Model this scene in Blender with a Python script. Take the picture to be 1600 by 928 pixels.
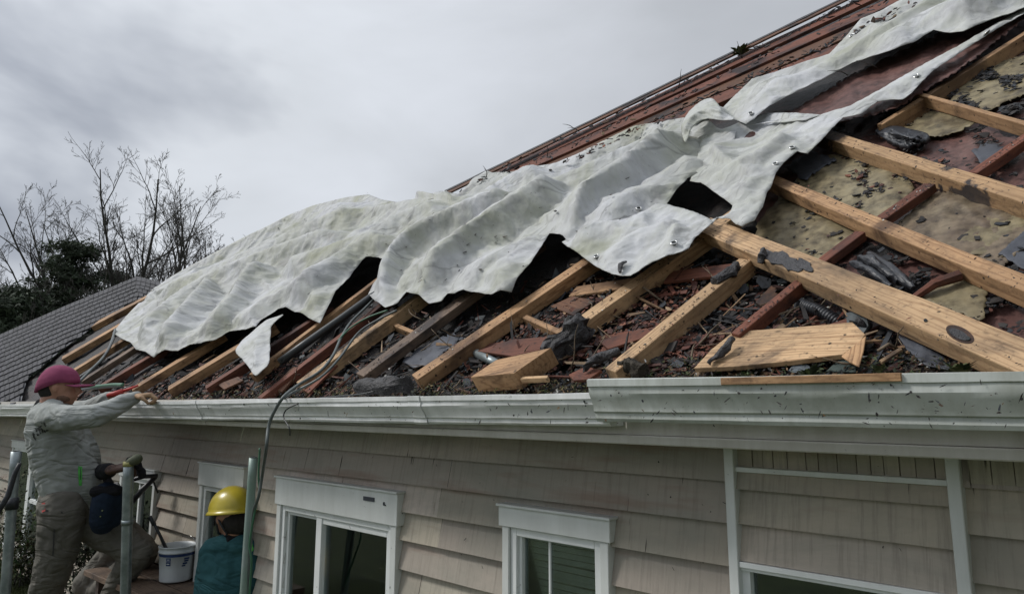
import bpy, bmesh, math, random
import numpy as np
from mathutils import Vector, Matrix, noise, geometry
R=math.radians; pi=math.pi
random.seed(7)
for o in list(bpy.data.objects): bpy.data.objects.remove(o)
SC=bpy.context.scene; COL=SC.collection

# ------------------------------------------------------------ camera
EYE=2.25; FPX=1050.; TH=math.atan(168/FPX); AZ=R(48); DG=1.6
FW0=Vector((-math.cos(AZ),math.sin(AZ),0)); RT=Vector((math.sin(AZ),math.cos(AZ),0)); ZU=Vector((0,0,1))
FWD=(FW0*math.cos(TH)+ZU*math.sin(TH)).normalized(); UPV=(ZU*math.cos(TH)-FW0*math.sin(TH)).normalized()
CAM=Vector((0,-DG,EYE))
cd=bpy.data.cameras.new('camera'); cam=bpy.data.objects.new('camera',cd); COL.objects.link(cam)
cam.matrix_world=Matrix(((RT.x,UPV.x,-FWD.x,CAM.x),(RT.y,UPV.y,-FWD.y,CAM.y),(RT.z,UPV.z,-FWD.z,CAM.z),(0,0,0,1)))
cd.sensor_width=36; cd.lens=36*FPX/1600; cd.clip_start=.05; cd.clip_end=2000
SC.camera=cam
# ------------------------------------------------------------ sky, sun, exposure
SUN_EL=R(44); SUN_AZ=R(-128)          # azimuth measured from +Y towards +X
w=bpy.data.worlds.new('World'); SC.world=w; w.use_nodes=True
nt=w.node_tree; nt.nodes.clear()
def WN(t,**k):
    n=nt.nodes.new(t)
    for a,b in k.items():
        if hasattr(n,a): setattr(n,a,b)
    return n
wo=WN('ShaderNodeOutputWorld'); bg=WN('ShaderNodeBackground'); bg.inputs[1].default_value=.1
sky=WN('ShaderNodeTexSky',sky_type='NISHITA',sun_disc=False); sky.sun_elevation=SUN_EL; sky.sun_rotation=SUN_AZ
sky.air_density=1; sky.dust_density=3
tc=WN('ShaderNodeTexCoord')
mp=WN('ShaderNodeMapping'); mp.inputs['Scale'].default_value=(1,1,2.2); mp.inputs['Location'].default_value=(.35,.1,.2)
nt.links.new(tc.outputs['Generated'],mp.inputs[0])
n1=WN('ShaderNodeTexNoise'); n1.inputs['Scale'].default_value=2.3; n1.inputs['Detail'].default_value=5; n1.inputs['Roughness'].default_value=.48; n1.inputs['Distortion'].default_value=.35
nt.links.new(mp.outputs[0],n1.inputs['Vector'])
# brighter cloud ahead of the camera, up and right of the view axis
dp=WN('ShaderNodeVectorMath',operation='DOT_PRODUCT'); nt.links.new(tc.outputs['Generated'],dp.inputs[0])
bd=(FWD+RT*.16+UPV*.12).normalized(); dp.inputs[1].default_value=bd
mr=WN('ShaderNodeMapRange'); mr.inputs['From Min'].default_value=.72; mr.inputs['From Max'].default_value=.995; mr.inputs['To Min'].default_value=0; mr.inputs['To Max'].default_value=.34
nt.links.new(dp.outputs['Value'],mr.inputs['Value'])
ad=WN('ShaderNodeMath',operation='ADD'); nt.links.new(n1.outputs['Fac'],ad.inputs[0]); nt.links.new(mr.outputs[0],ad.inputs[1])
cr=WN('ShaderNodeValToRGB'); e=cr.color_ramp.elements
e[0].position=.40; e[0].color=(.24,.26,.30,1); e[1].position=1.; e[1].color=(.66,.69,.745,1)
m_=cr.color_ramp.elements.new(.6); m_.color=(.50,.525,.56,1)
nt.links.new(ad.outputs[0],cr.inputs[0])
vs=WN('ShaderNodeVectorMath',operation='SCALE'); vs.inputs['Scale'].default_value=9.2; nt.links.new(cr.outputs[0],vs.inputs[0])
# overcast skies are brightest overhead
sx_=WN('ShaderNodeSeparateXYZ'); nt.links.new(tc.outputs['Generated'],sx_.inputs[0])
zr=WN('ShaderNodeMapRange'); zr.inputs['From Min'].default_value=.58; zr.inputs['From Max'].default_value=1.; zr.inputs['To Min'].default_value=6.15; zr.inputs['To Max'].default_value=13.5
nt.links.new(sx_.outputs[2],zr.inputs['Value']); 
gd=WN('ShaderNodeVectorMath',operation='DOT_PRODUCT'); nt.links.new(tc.outputs['Generated'],gd.inputs[0]); gd.inputs[1].default_value=(math.sin(SUN_AZ)*.85,math.cos(SUN_AZ)*.85,.53)  # extra sky glow around the sun, behind the camera, added to light the wall
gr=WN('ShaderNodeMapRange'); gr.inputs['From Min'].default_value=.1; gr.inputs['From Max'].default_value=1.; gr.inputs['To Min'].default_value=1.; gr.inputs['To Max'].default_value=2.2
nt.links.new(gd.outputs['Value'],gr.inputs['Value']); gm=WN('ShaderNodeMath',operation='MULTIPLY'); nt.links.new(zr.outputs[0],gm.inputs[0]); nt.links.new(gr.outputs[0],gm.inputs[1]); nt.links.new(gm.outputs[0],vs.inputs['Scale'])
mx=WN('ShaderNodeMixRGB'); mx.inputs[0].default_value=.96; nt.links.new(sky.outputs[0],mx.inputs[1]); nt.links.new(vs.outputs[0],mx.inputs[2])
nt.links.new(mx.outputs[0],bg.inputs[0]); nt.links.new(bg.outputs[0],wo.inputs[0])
sd=bpy.data.lights.new('sun','SUN'); sd.energy=1.5; sd.angle=R(12); sd.color=(1,.97,.93)
sun=bpy.data.objects.new('sun',sd); COL.objects.link(sun)
sdir=Vector((math.sin(SUN_AZ)*math.cos(SUN_EL),math.cos(SUN_AZ)*math.cos(SUN_EL),math.sin(SUN_EL)))
sun.rotation_euler=sdir.to_track_quat('Z','Y').to_euler()
SC.view_settings.view_transform='Standard'; SC.view_settings.look='None'; SC.view_settings.exposure=.5; SC.view_settings.gamma=1

# ------------------------------------------------------------ pixel -> place helpers
def ray(x,y):
    return (FWD+RT*((x-800)/FPX)-UPV*((y-464)/FPX)).normalized()
def hit(x,y,p,n):
    d=ray(x,y); return CAM+d*(n.dot(p-CAM)/n.dot(d))
def dep(x,y,f):
    return CAM+(FWD+RT*((x-800)/FPX)-UPV*((y-464)/FPX))*f
def proj(P):
    v=P-CAM; f=v.dot(FWD); return (800+FPX*v.dot(RT)/f, 464-FPX*v.dot(UPV)/f)
PITCH=R(40); RN=Vector((0,-math.sin(PITCH),math.cos(PITCH))); RU=Vector((0,math.cos(PITCH),math.sin(PITCH))); RP=Vector((0,.1,EYE+.05)); RX=Vector((1,0,0))
def roof(x,y,h=0): return hit(x,y,RP+RN*h,RN)
def rc(P): v=P-RP; return (v.x, v.dot(RU), v.dot(RN))
def wall(x,y,Y): return hit(x,y,Vector((0,Y,0)),Vector((0,1,0)))

# ------------------------------------------------------------ object helpers
def link(o,parent=None):
    COL.objects.link(o)
    if parent is not None: o.parent=parent
    return o
def tag(o,label=None,cat=None,group=None,kind=None):
    if label: o['label']=label
    if cat: o['category']=cat
    if group: o['group']=group
    if kind: o['kind']=kind
    return o
def empty(name,loc,label,cat,group=None):
    o=bpy.data.objects.new(name,None); o.location=loc; o.empty_display_size=.1; link(o); return tag(o,label,cat,group)
def local(o,parent):
    """keep world placement of o when parented to an unrotated empty"""
    o.parent=parent; o.location=Vector(o.location)-parent.location if parent else o.location
def from_data(name,V,F,mat,parent=None,smooth=False,uv=None,cols=None,origin=None,mats=None,mi=None):
    me=bpy.data.meshes.new(name)
    off=Vector((0,0,0)) if parent is None else parent.matrix_basis.translation
    if origin is None and parent is None:
        a=np.array([tuple(v) for v in V]); c=a.mean(0); off=Vector((float(c[0]),float(c[1]),float(a[:,2].min())))
    me.from_pydata([tuple(Vector(v)-off) for v in V],[],F)
    if mats:
        for m in mats: me.materials.append(m)
        me.polygons.foreach_set('material_index',mi)
    else: me.materials.append(mat)
    if smooth: me.polygons.foreach_set('use_smooth',[True]*len(me.polygons))
    if uv is not None:
        l=me.uv_layers.new(name='UVMap'); vi=np.empty(len(me.loops),dtype=np.int32); me.loops.foreach_get('vertex_index',vi)
        l.data.foreach_set('uv',np.array(uv,dtype=np.float32)[vi].ravel())
    if cols is not None:
        at=me.attributes.new('col','FLOAT_COLOR','POINT'); at.data.foreach_set('color',np.array(cols,dtype=np.float32).ravel())
    me.update()
    o=bpy.data.objects.new(name,me); link(o,parent)
    if parent is None: o.location=off
    return o
class MB:
    def __init__(s): s.V=[];s.F=[];s.C=[]
    def add(s,V,F,c=None):
        k=len(s.V); s.V+= [Vector(v) for v in V]; s.F+=[tuple(i+k for i in f) for f in F]
        if c is not None: s.C+=[c]*len(V)
    def box(s,a,b,c=None):
        x0,y0,z0=a;x1,y1,z1=b
        s.add([(x0,y0,z0),(x1,y0,z0),(x1,y1,z0),(x0,y1,z0),(x0,y0,z1),(x1,y0,z1),(x1,y1,z1),(x0,y1,z1)],
              [(0,3,2,1),(4,5,6,7),(0,1,5,4),(1,2,6,5),(2,3,7,6),(3,0,4,7)],c)
    def obox(s,P,a,b,c,col=None):
        """box from corner P with edge vectors a,b,c"""
        V=[P,P+a,P+a+b,P+b,P+c,P+a+c,P+a+b+c,P+b+c]
        F=[(0,3,2,1),(4,5,6,7),(0,1,5,4),(1,2,6,5),(2,3,7,6),(3,0,4,7)]
        if a.cross(b).dot(c)<0: F=[f[::-1] for f in F]
        s.add(V,F,col)
    def tube(s,pts,rad,n=8,cap=True,c=None):
        pts=[Vector(p) for p in pts]
        if not isinstance(rad,(list,tuple)): rad=[rad]*len(pts)
        t0=(pts[1]-pts[0]).normalized(); ref=Vector((0,0,1)) if abs(t0.z)<.9 else Vector((1,0,0)); u=t0.cross(ref).normalized()
        V=[];F=[]
        for i,p in enumerate(pts):
            t=(pts[min(i+1,len(pts)-1)]-pts[max(i-1,0)]).normalized()
            u=(u-t*u.dot(t)).normalized(); v=t.cross(u)
            for k in range(n):
                a=2*pi*k/n; V.append(p+(u*math.cos(a)+v*math.sin(a))*rad[i])
        for i in range(len(pts)-1):
            for k in range(n):
                F.append((i*n+k,i*n+(k+1)%n,(i+1)*n+(k+1)%n,(i+1)*n+k))
        if cap: F.append(tuple(range(n))[::-1]); F.append(tuple(range((len(pts)-1)*n,len(pts)*n)))
        s.add(V,F,c)
    def build(s,name,mat,parent=None,smooth=False,bevel=0,seg=1):
        o=from_data(name,s.V,s.F,mat,parent,smooth,cols=[(*c,1) for c in s.C] if s.C else None)
        if bevel:
            m=o.modifiers.new('b','BEVEL'); m.width=bevel; m.segments=seg; m.limit_method='ANGLE'; m.angle_limit=R(40)
        return o
def spline(pts,k=8,closed=False):
    P=[np.array(p,float) for p in pts]; n=len(P); out=[]
    for i in range(n if closed else n-1):
        p0=P[(i-1)%n] if closed or i>0 else P[0]; p1=P[i]; p2=P[(i+1)%n]; p3=P[(i+2)%n] if closed or i+2<n else P[-1]
        for j in range(k):
            t=j/k; out.append(.5*((2*p1)+(-p0+p2)*t+(2*p0-5*p1+4*p2-p3)*t*t+(-p0+3*p1-3*p2+p3)*t**3))
    if not closed: out.append(P[-1])
    return out
# ------------------------------------------------------------ materials
def mat(name):
    m=bpy.data.materials.new(name); m.use_nodes=True; t=m.node_tree; b=t.nodes['Principled BSDF']; return m,t,b
def nd(t,typ,ins=None,**k):
    n=t.nodes.new(typ)
    for a,b in k.items(): setattr(n,a,b)
    for a,b in (ins or {}).items():
        if isinstance(b,bpy.types.NodeSocket): t.links.new(b,n.inputs[a])
        else: n.inputs[a].default_value=b
    return n
def ramp(t,src,stops):
    n=t.nodes.new('ShaderNodeValToRGB'); t.links.new(src,n.inputs[0]); e=n.color_ramp.elements
    while len(e)>2: e.remove(e[-1])
    for i,(p,c) in enumerate(stops):
        x=e[i] if i<2 else e.new(p)
        x.position=p; x.color=(*c,1) if isinstance(c,(tuple,list)) else (c,c,c,1)
    return n.outputs[0]
def mixc(t,f,a,b,mode='MIX'):
    n=t.nodes.new('ShaderNodeMixRGB'); n.blend_type=mode
    for i,v in enumerate((f,a,b)):
        if isinstance(v,bpy.types.NodeSocket): t.links.new(v,n.inputs[i])
        elif i==0: n.inputs[0].default_value=v
        else: n.inputs[i].default_value=(*v,1)
    return n.outputs[0]
def coords(t,kind='Object',scale=(1,1,1),rnd=True,rot=(0,0,0)):
    tc=t.nodes.new('ShaderNodeTexCoord'); s=tc.outputs[kind]
    if rnd:
        oi=t.nodes.new('ShaderNodeObjectInfo')
        mu=nd(t,'ShaderNodeMath',{0:oi.outputs['Random'],1:37.},operation='MULTIPLY')
        s=nd(t,'ShaderNodeVectorMath',{0:s,1:mu.outputs[0]},operation='ADD').outputs[0]
    mp=nd(t,'ShaderNodeMapping',{'Vector':s,'Scale':scale,'Rotation':rot}); return mp.outputs[0]
def noi(t,v,sc,det=4,ro=.55,dist=0.):
    return nd(t,'ShaderNodeTexNoise',{'Vector':v,'Scale':sc,'Detail':det,'Roughness':ro,'Distortion':dist}).outputs['Fac']
def bump(t,b,h,st=.4,d=.01,prev=None):
    i={'Height':h,'Strength':st,'Distance':d}
    if prev is not None: i['Normal']=prev
    n=nd(t,'ShaderNodeBump',i); t.links.new(n.outputs[0],b.inputs['Normal']); return n.outputs[0]
def wood(name,light,dark,stain,sfrom=.52,sto=.62,rough=.75,fine=1.,spots=True,wet=.0):
    m,t,b=mat(name)
    v=coords(t,'Object',(1,1,1)); vs_=nd(t,'ShaderNodeMapping',{'Vector':v,'Scale':(.55,7,7)}).outputs[0]
    warp=noi(t,vs_,1.1,2,.5)
    wv=nd(t,'ShaderNodeTexWave',{'Vector':nd(t,'ShaderNodeMapping',{'Vector':v,'Scale':(.11,1,1)}).outputs[0],'Scale':21.,'Distortion':10.,'Detail':3.,'Detail Scale':1.6},wave_type='BANDS',bands_direction='Y').outputs['Fac']
    fib=noi(t,nd(t,'ShaderNodeMapping',{'Vector':v,'Scale':(3,110,110)}).outputs[0],1.,4,.6)
    g=nd(t,'ShaderNodeMath',{0:wv,1:fib},operation='MULTIPLY').outputs[0]
    c=mixc(t,ramp(t,g,[(.0,.25),(.09,.7),(.36,1.)]),dark,light)
    # low frequency tone shifts
    c=mixc(t,ramp(t,warp,[(.3,0.),(.7,.45)]),c,tuple(x*.62 for x in light))
    sn=noi(t,v,3.2,6,.62,.4); sf=ramp(t,sn,[(sfrom,0.),(sto,1.)])
    c=mixc(t,sf,c,stain)
    c=mixc(t,ramp(t,noi(t,v,1.7,6,.7,.3),[(.42,0.),(.66,.6)]),c,tuple(x*.42 for x in light)); c=mixc(t,ramp(t,noi(t,v,45.,4,.75),[(.55,0.),(.75,.65)]),c,(.05,.035,.028))
    sn2=noi(t,nd(t,'ShaderNodeMapping',{'Vector':v,'Scale':(3,20,20)}).outputs[0],1.6,5,.7)
    c=mixc(t,ramp(t,sn2,[(.56,0.),(.72,.75)]),c,tuple(x*.5 for x in stain))
    if spots:
        vo=nd(t,'ShaderNodeTexVoronoi',{'Vector':nd(t,'ShaderNodeMapping',{'Vector':v,'Scale':(1,2.1,2.1)}).outputs[0],'Scale':6.}).outputs['Distance']
        c=mixc(t,ramp(t,vo,[(.03,.9),(.075,0.)]),c,tuple(x*.22 for x in light))
        vo=nd(t,'ShaderNodeTexVoronoi',{'Vector':v,'Scale':34.,'Randomness':1.}).outputs['Distance']
        k=nd(t,'ShaderNodeMath',{0:ramp(t,vo,[(.1,1.),(.2,0.)]),1:ramp(t,noi(t,v,7.,2),[(.5,0.),(.58,1.)])},operation='MULTIPLY').outputs[0]
        c=mixc(t,k,c,(.012,.01,.009))
    t.links.new(c,b.inputs['Base Color']); b.inputs['Roughness'].default_value=rough
    b.inputs['Specular IOR Level'].default_value=.35
    n=bump(t,b,g,.12,.002); bump(t,b,noi(t,v,28.,5,.7),.35,.006,n)
    return m
M={}
M['wood']=wood('sawn_timber',(.52,.315,.165),(.20,.10,.045),(.10,.055,.032),.50,.64)
M['wood_pale']=wood('pale_timber',(.60,.40,.225),(.25,.135,.062),(.07,.05,.038),.54,.66)
M['wood_grey']=wood('weathered_timber',(.22,.155,.11),(.105,.07,.05),(.045,.036,.034),.5,.62)
M['wood_red']=wood('red_stained_timber',(.20,.072,.042),(.105,.036,.024),(.03,.018,.018),.5,.62)
M['wood_dark']=wood('damp_timber',(.16,.075,.04),(.07,.032,.02),(.02,.014,.013),.5,.62)
M['wood_half']=wood('half_burnt_timber',(.54,.345,.185),(.22,.115,.052),(.028,.026,.03),.555,.59)
def simple(name,c,rough=.6,metal=0,var=.25,sc=8,bs=.3,bd=.004,bsc=40,spec=.5,c2=None,kind='Object',det=5):
    m,t,b=mat(name); v=coords(t,kind)
    n=noi(t,v,sc,det,.6)
    c2=c2 or tuple(x*(1-var*1.6) for x in c)
    t.links.new(mixc(t,ramp(t,n,[(.35,0.),(.68,1.)]),c,c2),b.inputs['Base Color'])
    b.inputs['Roughness'].default_value=rough; b.inputs['Metallic'].default_value=metal; b.inputs['Specular IOR Level'].default_value=spec
    if bs: bump(t,b,noi(t,v,bsc,4,.65),bs,bd)
    return m
def attr_mat(name,rough=.8,spec=.3,bsc=60,bs=.5,trans=0):
    m,t,b=mat(name); a=nd(t,'ShaderNodeAttribute'); a.attribute_name='col'; v=coords(t)
    c=mixc(t,ramp(t,noi(t,v,bsc*.6,4),[(.3,.0),(.75,.6)]),a.outputs['Color'],(.01,.009,.008))
    t.links.new(c,b.inputs['Base Color']); b.inputs['Roughness'].default_value=rough; b.inputs['Specular IOR Level'].default_value=spec
    bump(t,b,noi(t,v,bsc,4),bs,.004); return m
M['chip']=attr_mat('debris_fragments',.72,.35)
M['leaf']=attr_mat('leaf_litter',.7,.3)
M['char']=simple('charcoal',(.018,.017,.018),.55,0,.5,20,1.,.012,55,.5,(.045,.043,.045))
M['black']=simple('black_plastic',(.012,.013,.016),.45,0,.4,10,.8,.008,14,.5,(.03,.033,.04))
M['felt']=simple('roofing_felt',(.035,.038,.047),.6,0,.4,9,.6,.006,22,.4,(.075,.082,.1))
M['greenslab']=simple('green_grey_shingle',(.07,.095,.085),.8,0,.4,30,.7,.004,160,.3,(.035,.045,.04))
M['greyslab']=simple('grey_shingle',(.16,.185,.205),.8,0,.3,30,.5,.003,160,.3)
M['pipe']=simple('galvanised_steel',(.33,.37,.38),.42,.65,.35,14,.25,.002,50,.5,(.17,.20,.20))
M['pipe_green']=simple('green_painted_pole',(.21,.30,.25),.5,.25,.3,10,.3,.002,60,.5,(.29,.34,.33))
M['cable']=simple('rubber_cable',(.03,.035,.036),.42,0,.2,10,.1)
M['cable_grey']=simple('grey_cable',(.11,.13,.125),.45,0,.2,10,.1)
M['cable_green']=simple('green_hose',(.06,.17,.10),.45,0,.2,10,.1)
M['grommet']=simple('nickel_eyelet',(.62,.62,.60),.25,1,.15,20,.1)
# painted white metal with rain streaks and dirt
def painted(name,c,dirt,streak=.5,rough=.45,fine=26.,lo=.52,hi=.74,vert=14.):
    m,t,b=mat(name); v=coords(t,'Object',rnd=False)
    d=noi(t,nd(t,'ShaderNodeMapping',{'Vector':v,'Scale':(9,9,1.4)}).outputs[0],1.6,6,.7)
    c1=mixc(t,ramp(t,d,[(.35,0.),(.75,streak)]),c,dirt)
    c1=mixc(t,ramp(t,noi(t,v,2.4,6,.68),[(.42,0.),(.72,.75)]),c1,tuple((a*.55+q*.45) for a,q in zip(c,dirt)))
    sp=noi(t,v,fine,5,.75); c1=mixc(t,ramp(t,sp,[(lo+.13,0.),(hi,.9)]),c1,(.03,.028,.025))
    t.links.new(c1,b.inputs['Base Color']); b.inputs['Roughness'].default_value=rough
    bump(t,b,noi(t,v,9,4,.6),.12,.006); return m
M['gutter']=painted('gutter_enamel',(.80,.81,.80),(.36,.37,.34),.5,.38)
M['gutter_green']=painted('algae_gutter_enamel',(.56,.59,.56),(.26,.27,.22),.8,.5)
M['fascia']=painted('fascia_paint',(.60,.58,.53),(.32,.29,.23),.6,.6)
M['trim']=painted('trim_paint',(.72,.74,.72),(.42,.43,.39),.45,.5)
M['frame']=painted('window_vinyl',(.80,.82,.81),(.5,.52,.49),.3,.4)
def siding_mat():
    m,t,b=mat('siding_paint'); v=coords(t,'Object',rnd=False)
    a=nd(t,'ShaderNodeAttribute'); a.attribute_name='col'
    c=mixc(t,1.,(.48,.43,.36),a.outputs['Color'],'MULTIPLY')
    big=noi(t,nd(t,'ShaderNodeMapping',{'Vector':v,'Scale':(1,1,3)}).outputs[0],1.6,6,.7,.6)
    c=mixc(t,ramp(t,big,[(.4,0.),(.72,.75)]),c,(.26,.26,.22))
    st=noi(t,nd(t,'ShaderNodeMapping',{'Vector':v,'Scale':(70,1,4)}).outputs[0],1.,5,.7)
    c=mixc(t,ramp(t,st,[(.5,0.),(.8,.7)]),c,(.20,.175,.15))
    cr_=noi(t,nd(t,'ShaderNodeMapping',{'Vector':v,'Scale':(34,1,2.2)}).outputs[0],1.3,3,.5)
    ck=nd(t,'ShaderNodeMath',{0:ramp(t,cr_,[(.70,0.),(.725,1.)]),1:ramp(t,noi(t,v,2.6,3),[(.45,0.),(.52,1.)])},operation='MULTIPLY').outputs[0]
    c=mixc(t,ck,c,(.035,.028,.024))
    red=noi(t,nd(t,'ShaderNodeMapping',{'Vector':v,'Scale':(.8,1,6)}).outputs[0],1.7,4,.6); c=mixc(t,ramp(t,red,[(.56,0.),(.72,.55)]),c,(.25,.15,.115))
    t.links.new(c,b.inputs['Base Color']); b.inputs['Roughness'].default_value=.75; b.inputs['Specular IOR Level'].default_value=.25
    n=bump(t,b,st,.6,.005); bump(t,b,noi(t,v,18.,5,.7),.3,.005,n); return m
M['siding']=siding_mat()
def glass_mat():
    m,t,b=mat('window_glass'); b.inputs['Base Color'].default_value=(.5,.56,.54,1); b.inputs['Roughness'].default_value=.03
    tr=nd(t,'ShaderNodeBsdfTransparent',{'Color':(.78,.82,.80,1)}); gl=nd(t,'ShaderNodeBsdfGlossy',{'Color':(.75,.8,.8,1),'Roughness':.03})
    fr=nd(t,'ShaderNodeFresnel',{'IOR':1.5}); ad_=nd(t,'ShaderNodeMath',{0:fr.outputs[0],1:.09},operation='ADD')
    mx_=nd(t,'ShaderNodeMixShader',{0:ad_.outputs[0],1:tr.outputs[0],2:gl.outputs[0]})
    t.links.new(mx_.outputs[0],t.nodes['Material Output'].inputs[0]); return m
M['glass']=glass_mat()
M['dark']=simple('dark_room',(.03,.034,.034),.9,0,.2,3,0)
M['curtain']=simple('curtain',(.22,.26,.26),.9,0,.3,6,.2)
M['blind']=simple('blind_slats',(.70,.75,.71),.7,0,.3,6,.1)
M['soil']=simple('soil',(.05,.042,.03),.95,0,.4,10,1,.03,30)
# ============================================================ GROUND
def ground():
    V=[];F=[];xs=[-900,-300,-100,-40,-20,-12,-6,-3,0,4,12,60,300,900]; ys=[-900,-200,-60,-20,-8,-3,.32,6,20,60,200,900]
    for y in ys:
        for x in xs: V.append((x,y,0))
    n=len(xs)
    for j in range(len(ys)-1):
        for i in range(n-1): F.append((j*n+i,j*n+i+1,(j+1)*n+i+1,(j+1)*n+i))
    m,t,b=mat('lawn'); v=coords(t,'Object',rnd=False)
    c=ramp(t,noi(t,v,2.5,6,.7),[(.3,(.030,.040,.012)),(.55,(.062,.085,.022)),(.75,(.10,.115,.035))])
    c=mixc(t,ramp(t,noi(t,v,60.,4,.7),[(.4,0.),(.7,.6)]),c,(.02,.03,.008))
    t.links.new(c,b.inputs['Base Color']); b.inputs['Roughness'].default_value=.9; bump(t,b,noi(t,v,70.,4),.9,.03)
    o=from_data('ground',V,F,m,origin=1); o.location=(0,0,0); tag(o,kind='structure')
    me=o.data
ground_fix=None
ground()

# ============================================================ HOUSE
WY=.35
house=empty('house',(0,0,0),'single storey house in beige lap siding with torn open roof and white gutter','house')
XL,XR=-12.5,2.2
def wx(px,Y=WY,py=750): return wall(px,py,Y).x
def wz(px,py,Y=WY): return wall(px,py,Y).z
# openings: (x0,x1,z0,z1) in wall metres
W4=dict(x0=wx(444,py=800),x1=wx(632,py=800),zt=wz(540,757),zb=.75)
W5=dict(x0=wx(797,py=850),x1=wx(962,py=850),zt=wz(880,799),zb=1.0)
W3=dict(x0=wx(320,py=800),x1=wx(389,py=800),zt=wz(353,726),zb=.65)
W2=dict(x0=wx(196,py=760),x1=wx(252,py=760),zt=wz(225,731),zb=1.02)
W1=dict(x0=wx(20,py=760),x1=wx(82,py=760),zt=wz(45,690),zb=.82)
for W_,c in ((W1,.09),(W2,.07),(W3,.07),(W4,.07),(W5,.06)): W_['c']=c
BAYX0=wx(1150,.33,800); BAYX1=wx(1499,.33,800); BW=.028
bz1=wz(1310,742,.33); bsill=wz(1300,898,.33)-.0
openings=[(W_['x0']+W_['c'],W_['x1']-W_['c'],W_['zb']+.06,W_['zt']-.1) for W_ in (W1,W2,W3,W4,W5)]
bay_open=(BAYX0,BAYX1,.9,bsill)
def strips(mb,x0,x1,z0,z1,Y,pitch,phase,ops,out=.02,rng=None,red=0):
    k0=int(math.floor((z0-phase)/pitch)); k1=int(math.ceil((z1-phase)/pitch))
    for k in range(k0,k1):
        za=phase+k*pitch; zb=za+pitch
        # butt joints
        xs=[x0]; x=x0+rng.uniform(.3,2.0)
        while x<x1-.15: xs.append(x); x+=rng.uniform(.45,2.6)
        xs.append(x1)
        for i in range(len(xs)-1):
            tone=rng.uniform(.76,1.1); cc=(tone,tone*rng.uniform(.97,1.02),tone*rng.uniform(.94,1.03))
            sag=rng.uniform(-.0022,.0022); po=rng.uniform(-.002,.003)
            cuts=sorted({za,zb,*[q for o in ops for q in (o[2],o[3]) if za<q<zb]})
            for j in range(len(cuts)-1):
                a,b_=max(cuts[j],z0),min(cuts[j+1],z1)
                if b_-a<1e-4: continue
                xc=sorted({xs[i],xs[i+1],*[q for o in ops for q in (o[0],o[1]) if xs[i]<q<xs[i+1]]})
                for q in range(len(xc)-1):
                    xa,xb=xc[q]+.0012*(q==0),xc[q+1]-.0012*(q==len(xc)-2); xm=(xa+xb)/2; zm=(a+b_)/2
                    if any(o[0]<xm<o[1] and o[2]<zm<o[3] for o in ops): continue
                    def yo(z): return Y-(out+po)*(1-(z-za)/pitch)-.002
                    n=max(1,int((xb-xa)/.18)); ya,yb=yo(a),yo(b_)
                    for s in range(n):
                        u0=xa+(xb-xa)*s/n; u1=xa+(xb-xa)*(s+1)/n
                        f=lambda u,z:(z+sag*math.sin(u*3.1+k)+(.0016*noise.noise(Vector((u*2.3,k*3.7,0)))) if z==a and a==za else z)
                        mb.add([(u0,ya,f(u0,a)),(u1,ya,f(u1,a)),(u1,yb,b_),(u0,yb,b_)],[(0,1,2,3)],cc)
                        if a==za: mb.add([(u0,Y+.001,f(u0,a)+.004),(u1,Y+.001,f(u1,a)+.004),(u1,ya,f(u1,a)),(u0,ya,f(u0,a))],[(0,1,2,3)],tuple(v*.8 for v in cc))  # underside of each course coloured darker to deepen its shadow line
rg=random.Random(5)
sid=MB(); PZ=wz(717,811)
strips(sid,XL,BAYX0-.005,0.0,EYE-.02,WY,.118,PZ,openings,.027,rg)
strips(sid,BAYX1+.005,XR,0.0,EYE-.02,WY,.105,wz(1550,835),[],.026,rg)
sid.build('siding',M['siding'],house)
# backing sheet and dark rooms
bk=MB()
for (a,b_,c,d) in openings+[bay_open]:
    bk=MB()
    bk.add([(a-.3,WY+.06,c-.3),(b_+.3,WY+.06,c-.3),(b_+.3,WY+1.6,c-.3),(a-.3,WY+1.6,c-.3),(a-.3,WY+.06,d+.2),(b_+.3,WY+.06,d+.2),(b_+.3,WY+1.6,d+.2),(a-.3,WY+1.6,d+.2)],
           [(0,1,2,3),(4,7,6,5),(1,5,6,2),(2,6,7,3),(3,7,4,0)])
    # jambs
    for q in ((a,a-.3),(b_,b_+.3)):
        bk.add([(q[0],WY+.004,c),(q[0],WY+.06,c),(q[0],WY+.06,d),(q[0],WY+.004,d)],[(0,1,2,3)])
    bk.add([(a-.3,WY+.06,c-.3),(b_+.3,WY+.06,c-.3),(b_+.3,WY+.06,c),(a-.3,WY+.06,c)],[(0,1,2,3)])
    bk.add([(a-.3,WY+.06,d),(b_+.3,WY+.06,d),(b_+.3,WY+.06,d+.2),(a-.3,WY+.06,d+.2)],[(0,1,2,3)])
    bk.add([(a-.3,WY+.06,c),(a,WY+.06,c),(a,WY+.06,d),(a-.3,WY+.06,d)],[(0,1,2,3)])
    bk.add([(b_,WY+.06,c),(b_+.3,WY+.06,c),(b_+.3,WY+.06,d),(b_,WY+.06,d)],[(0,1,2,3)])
    bk.build('dark_room',M['dark'],house)
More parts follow.
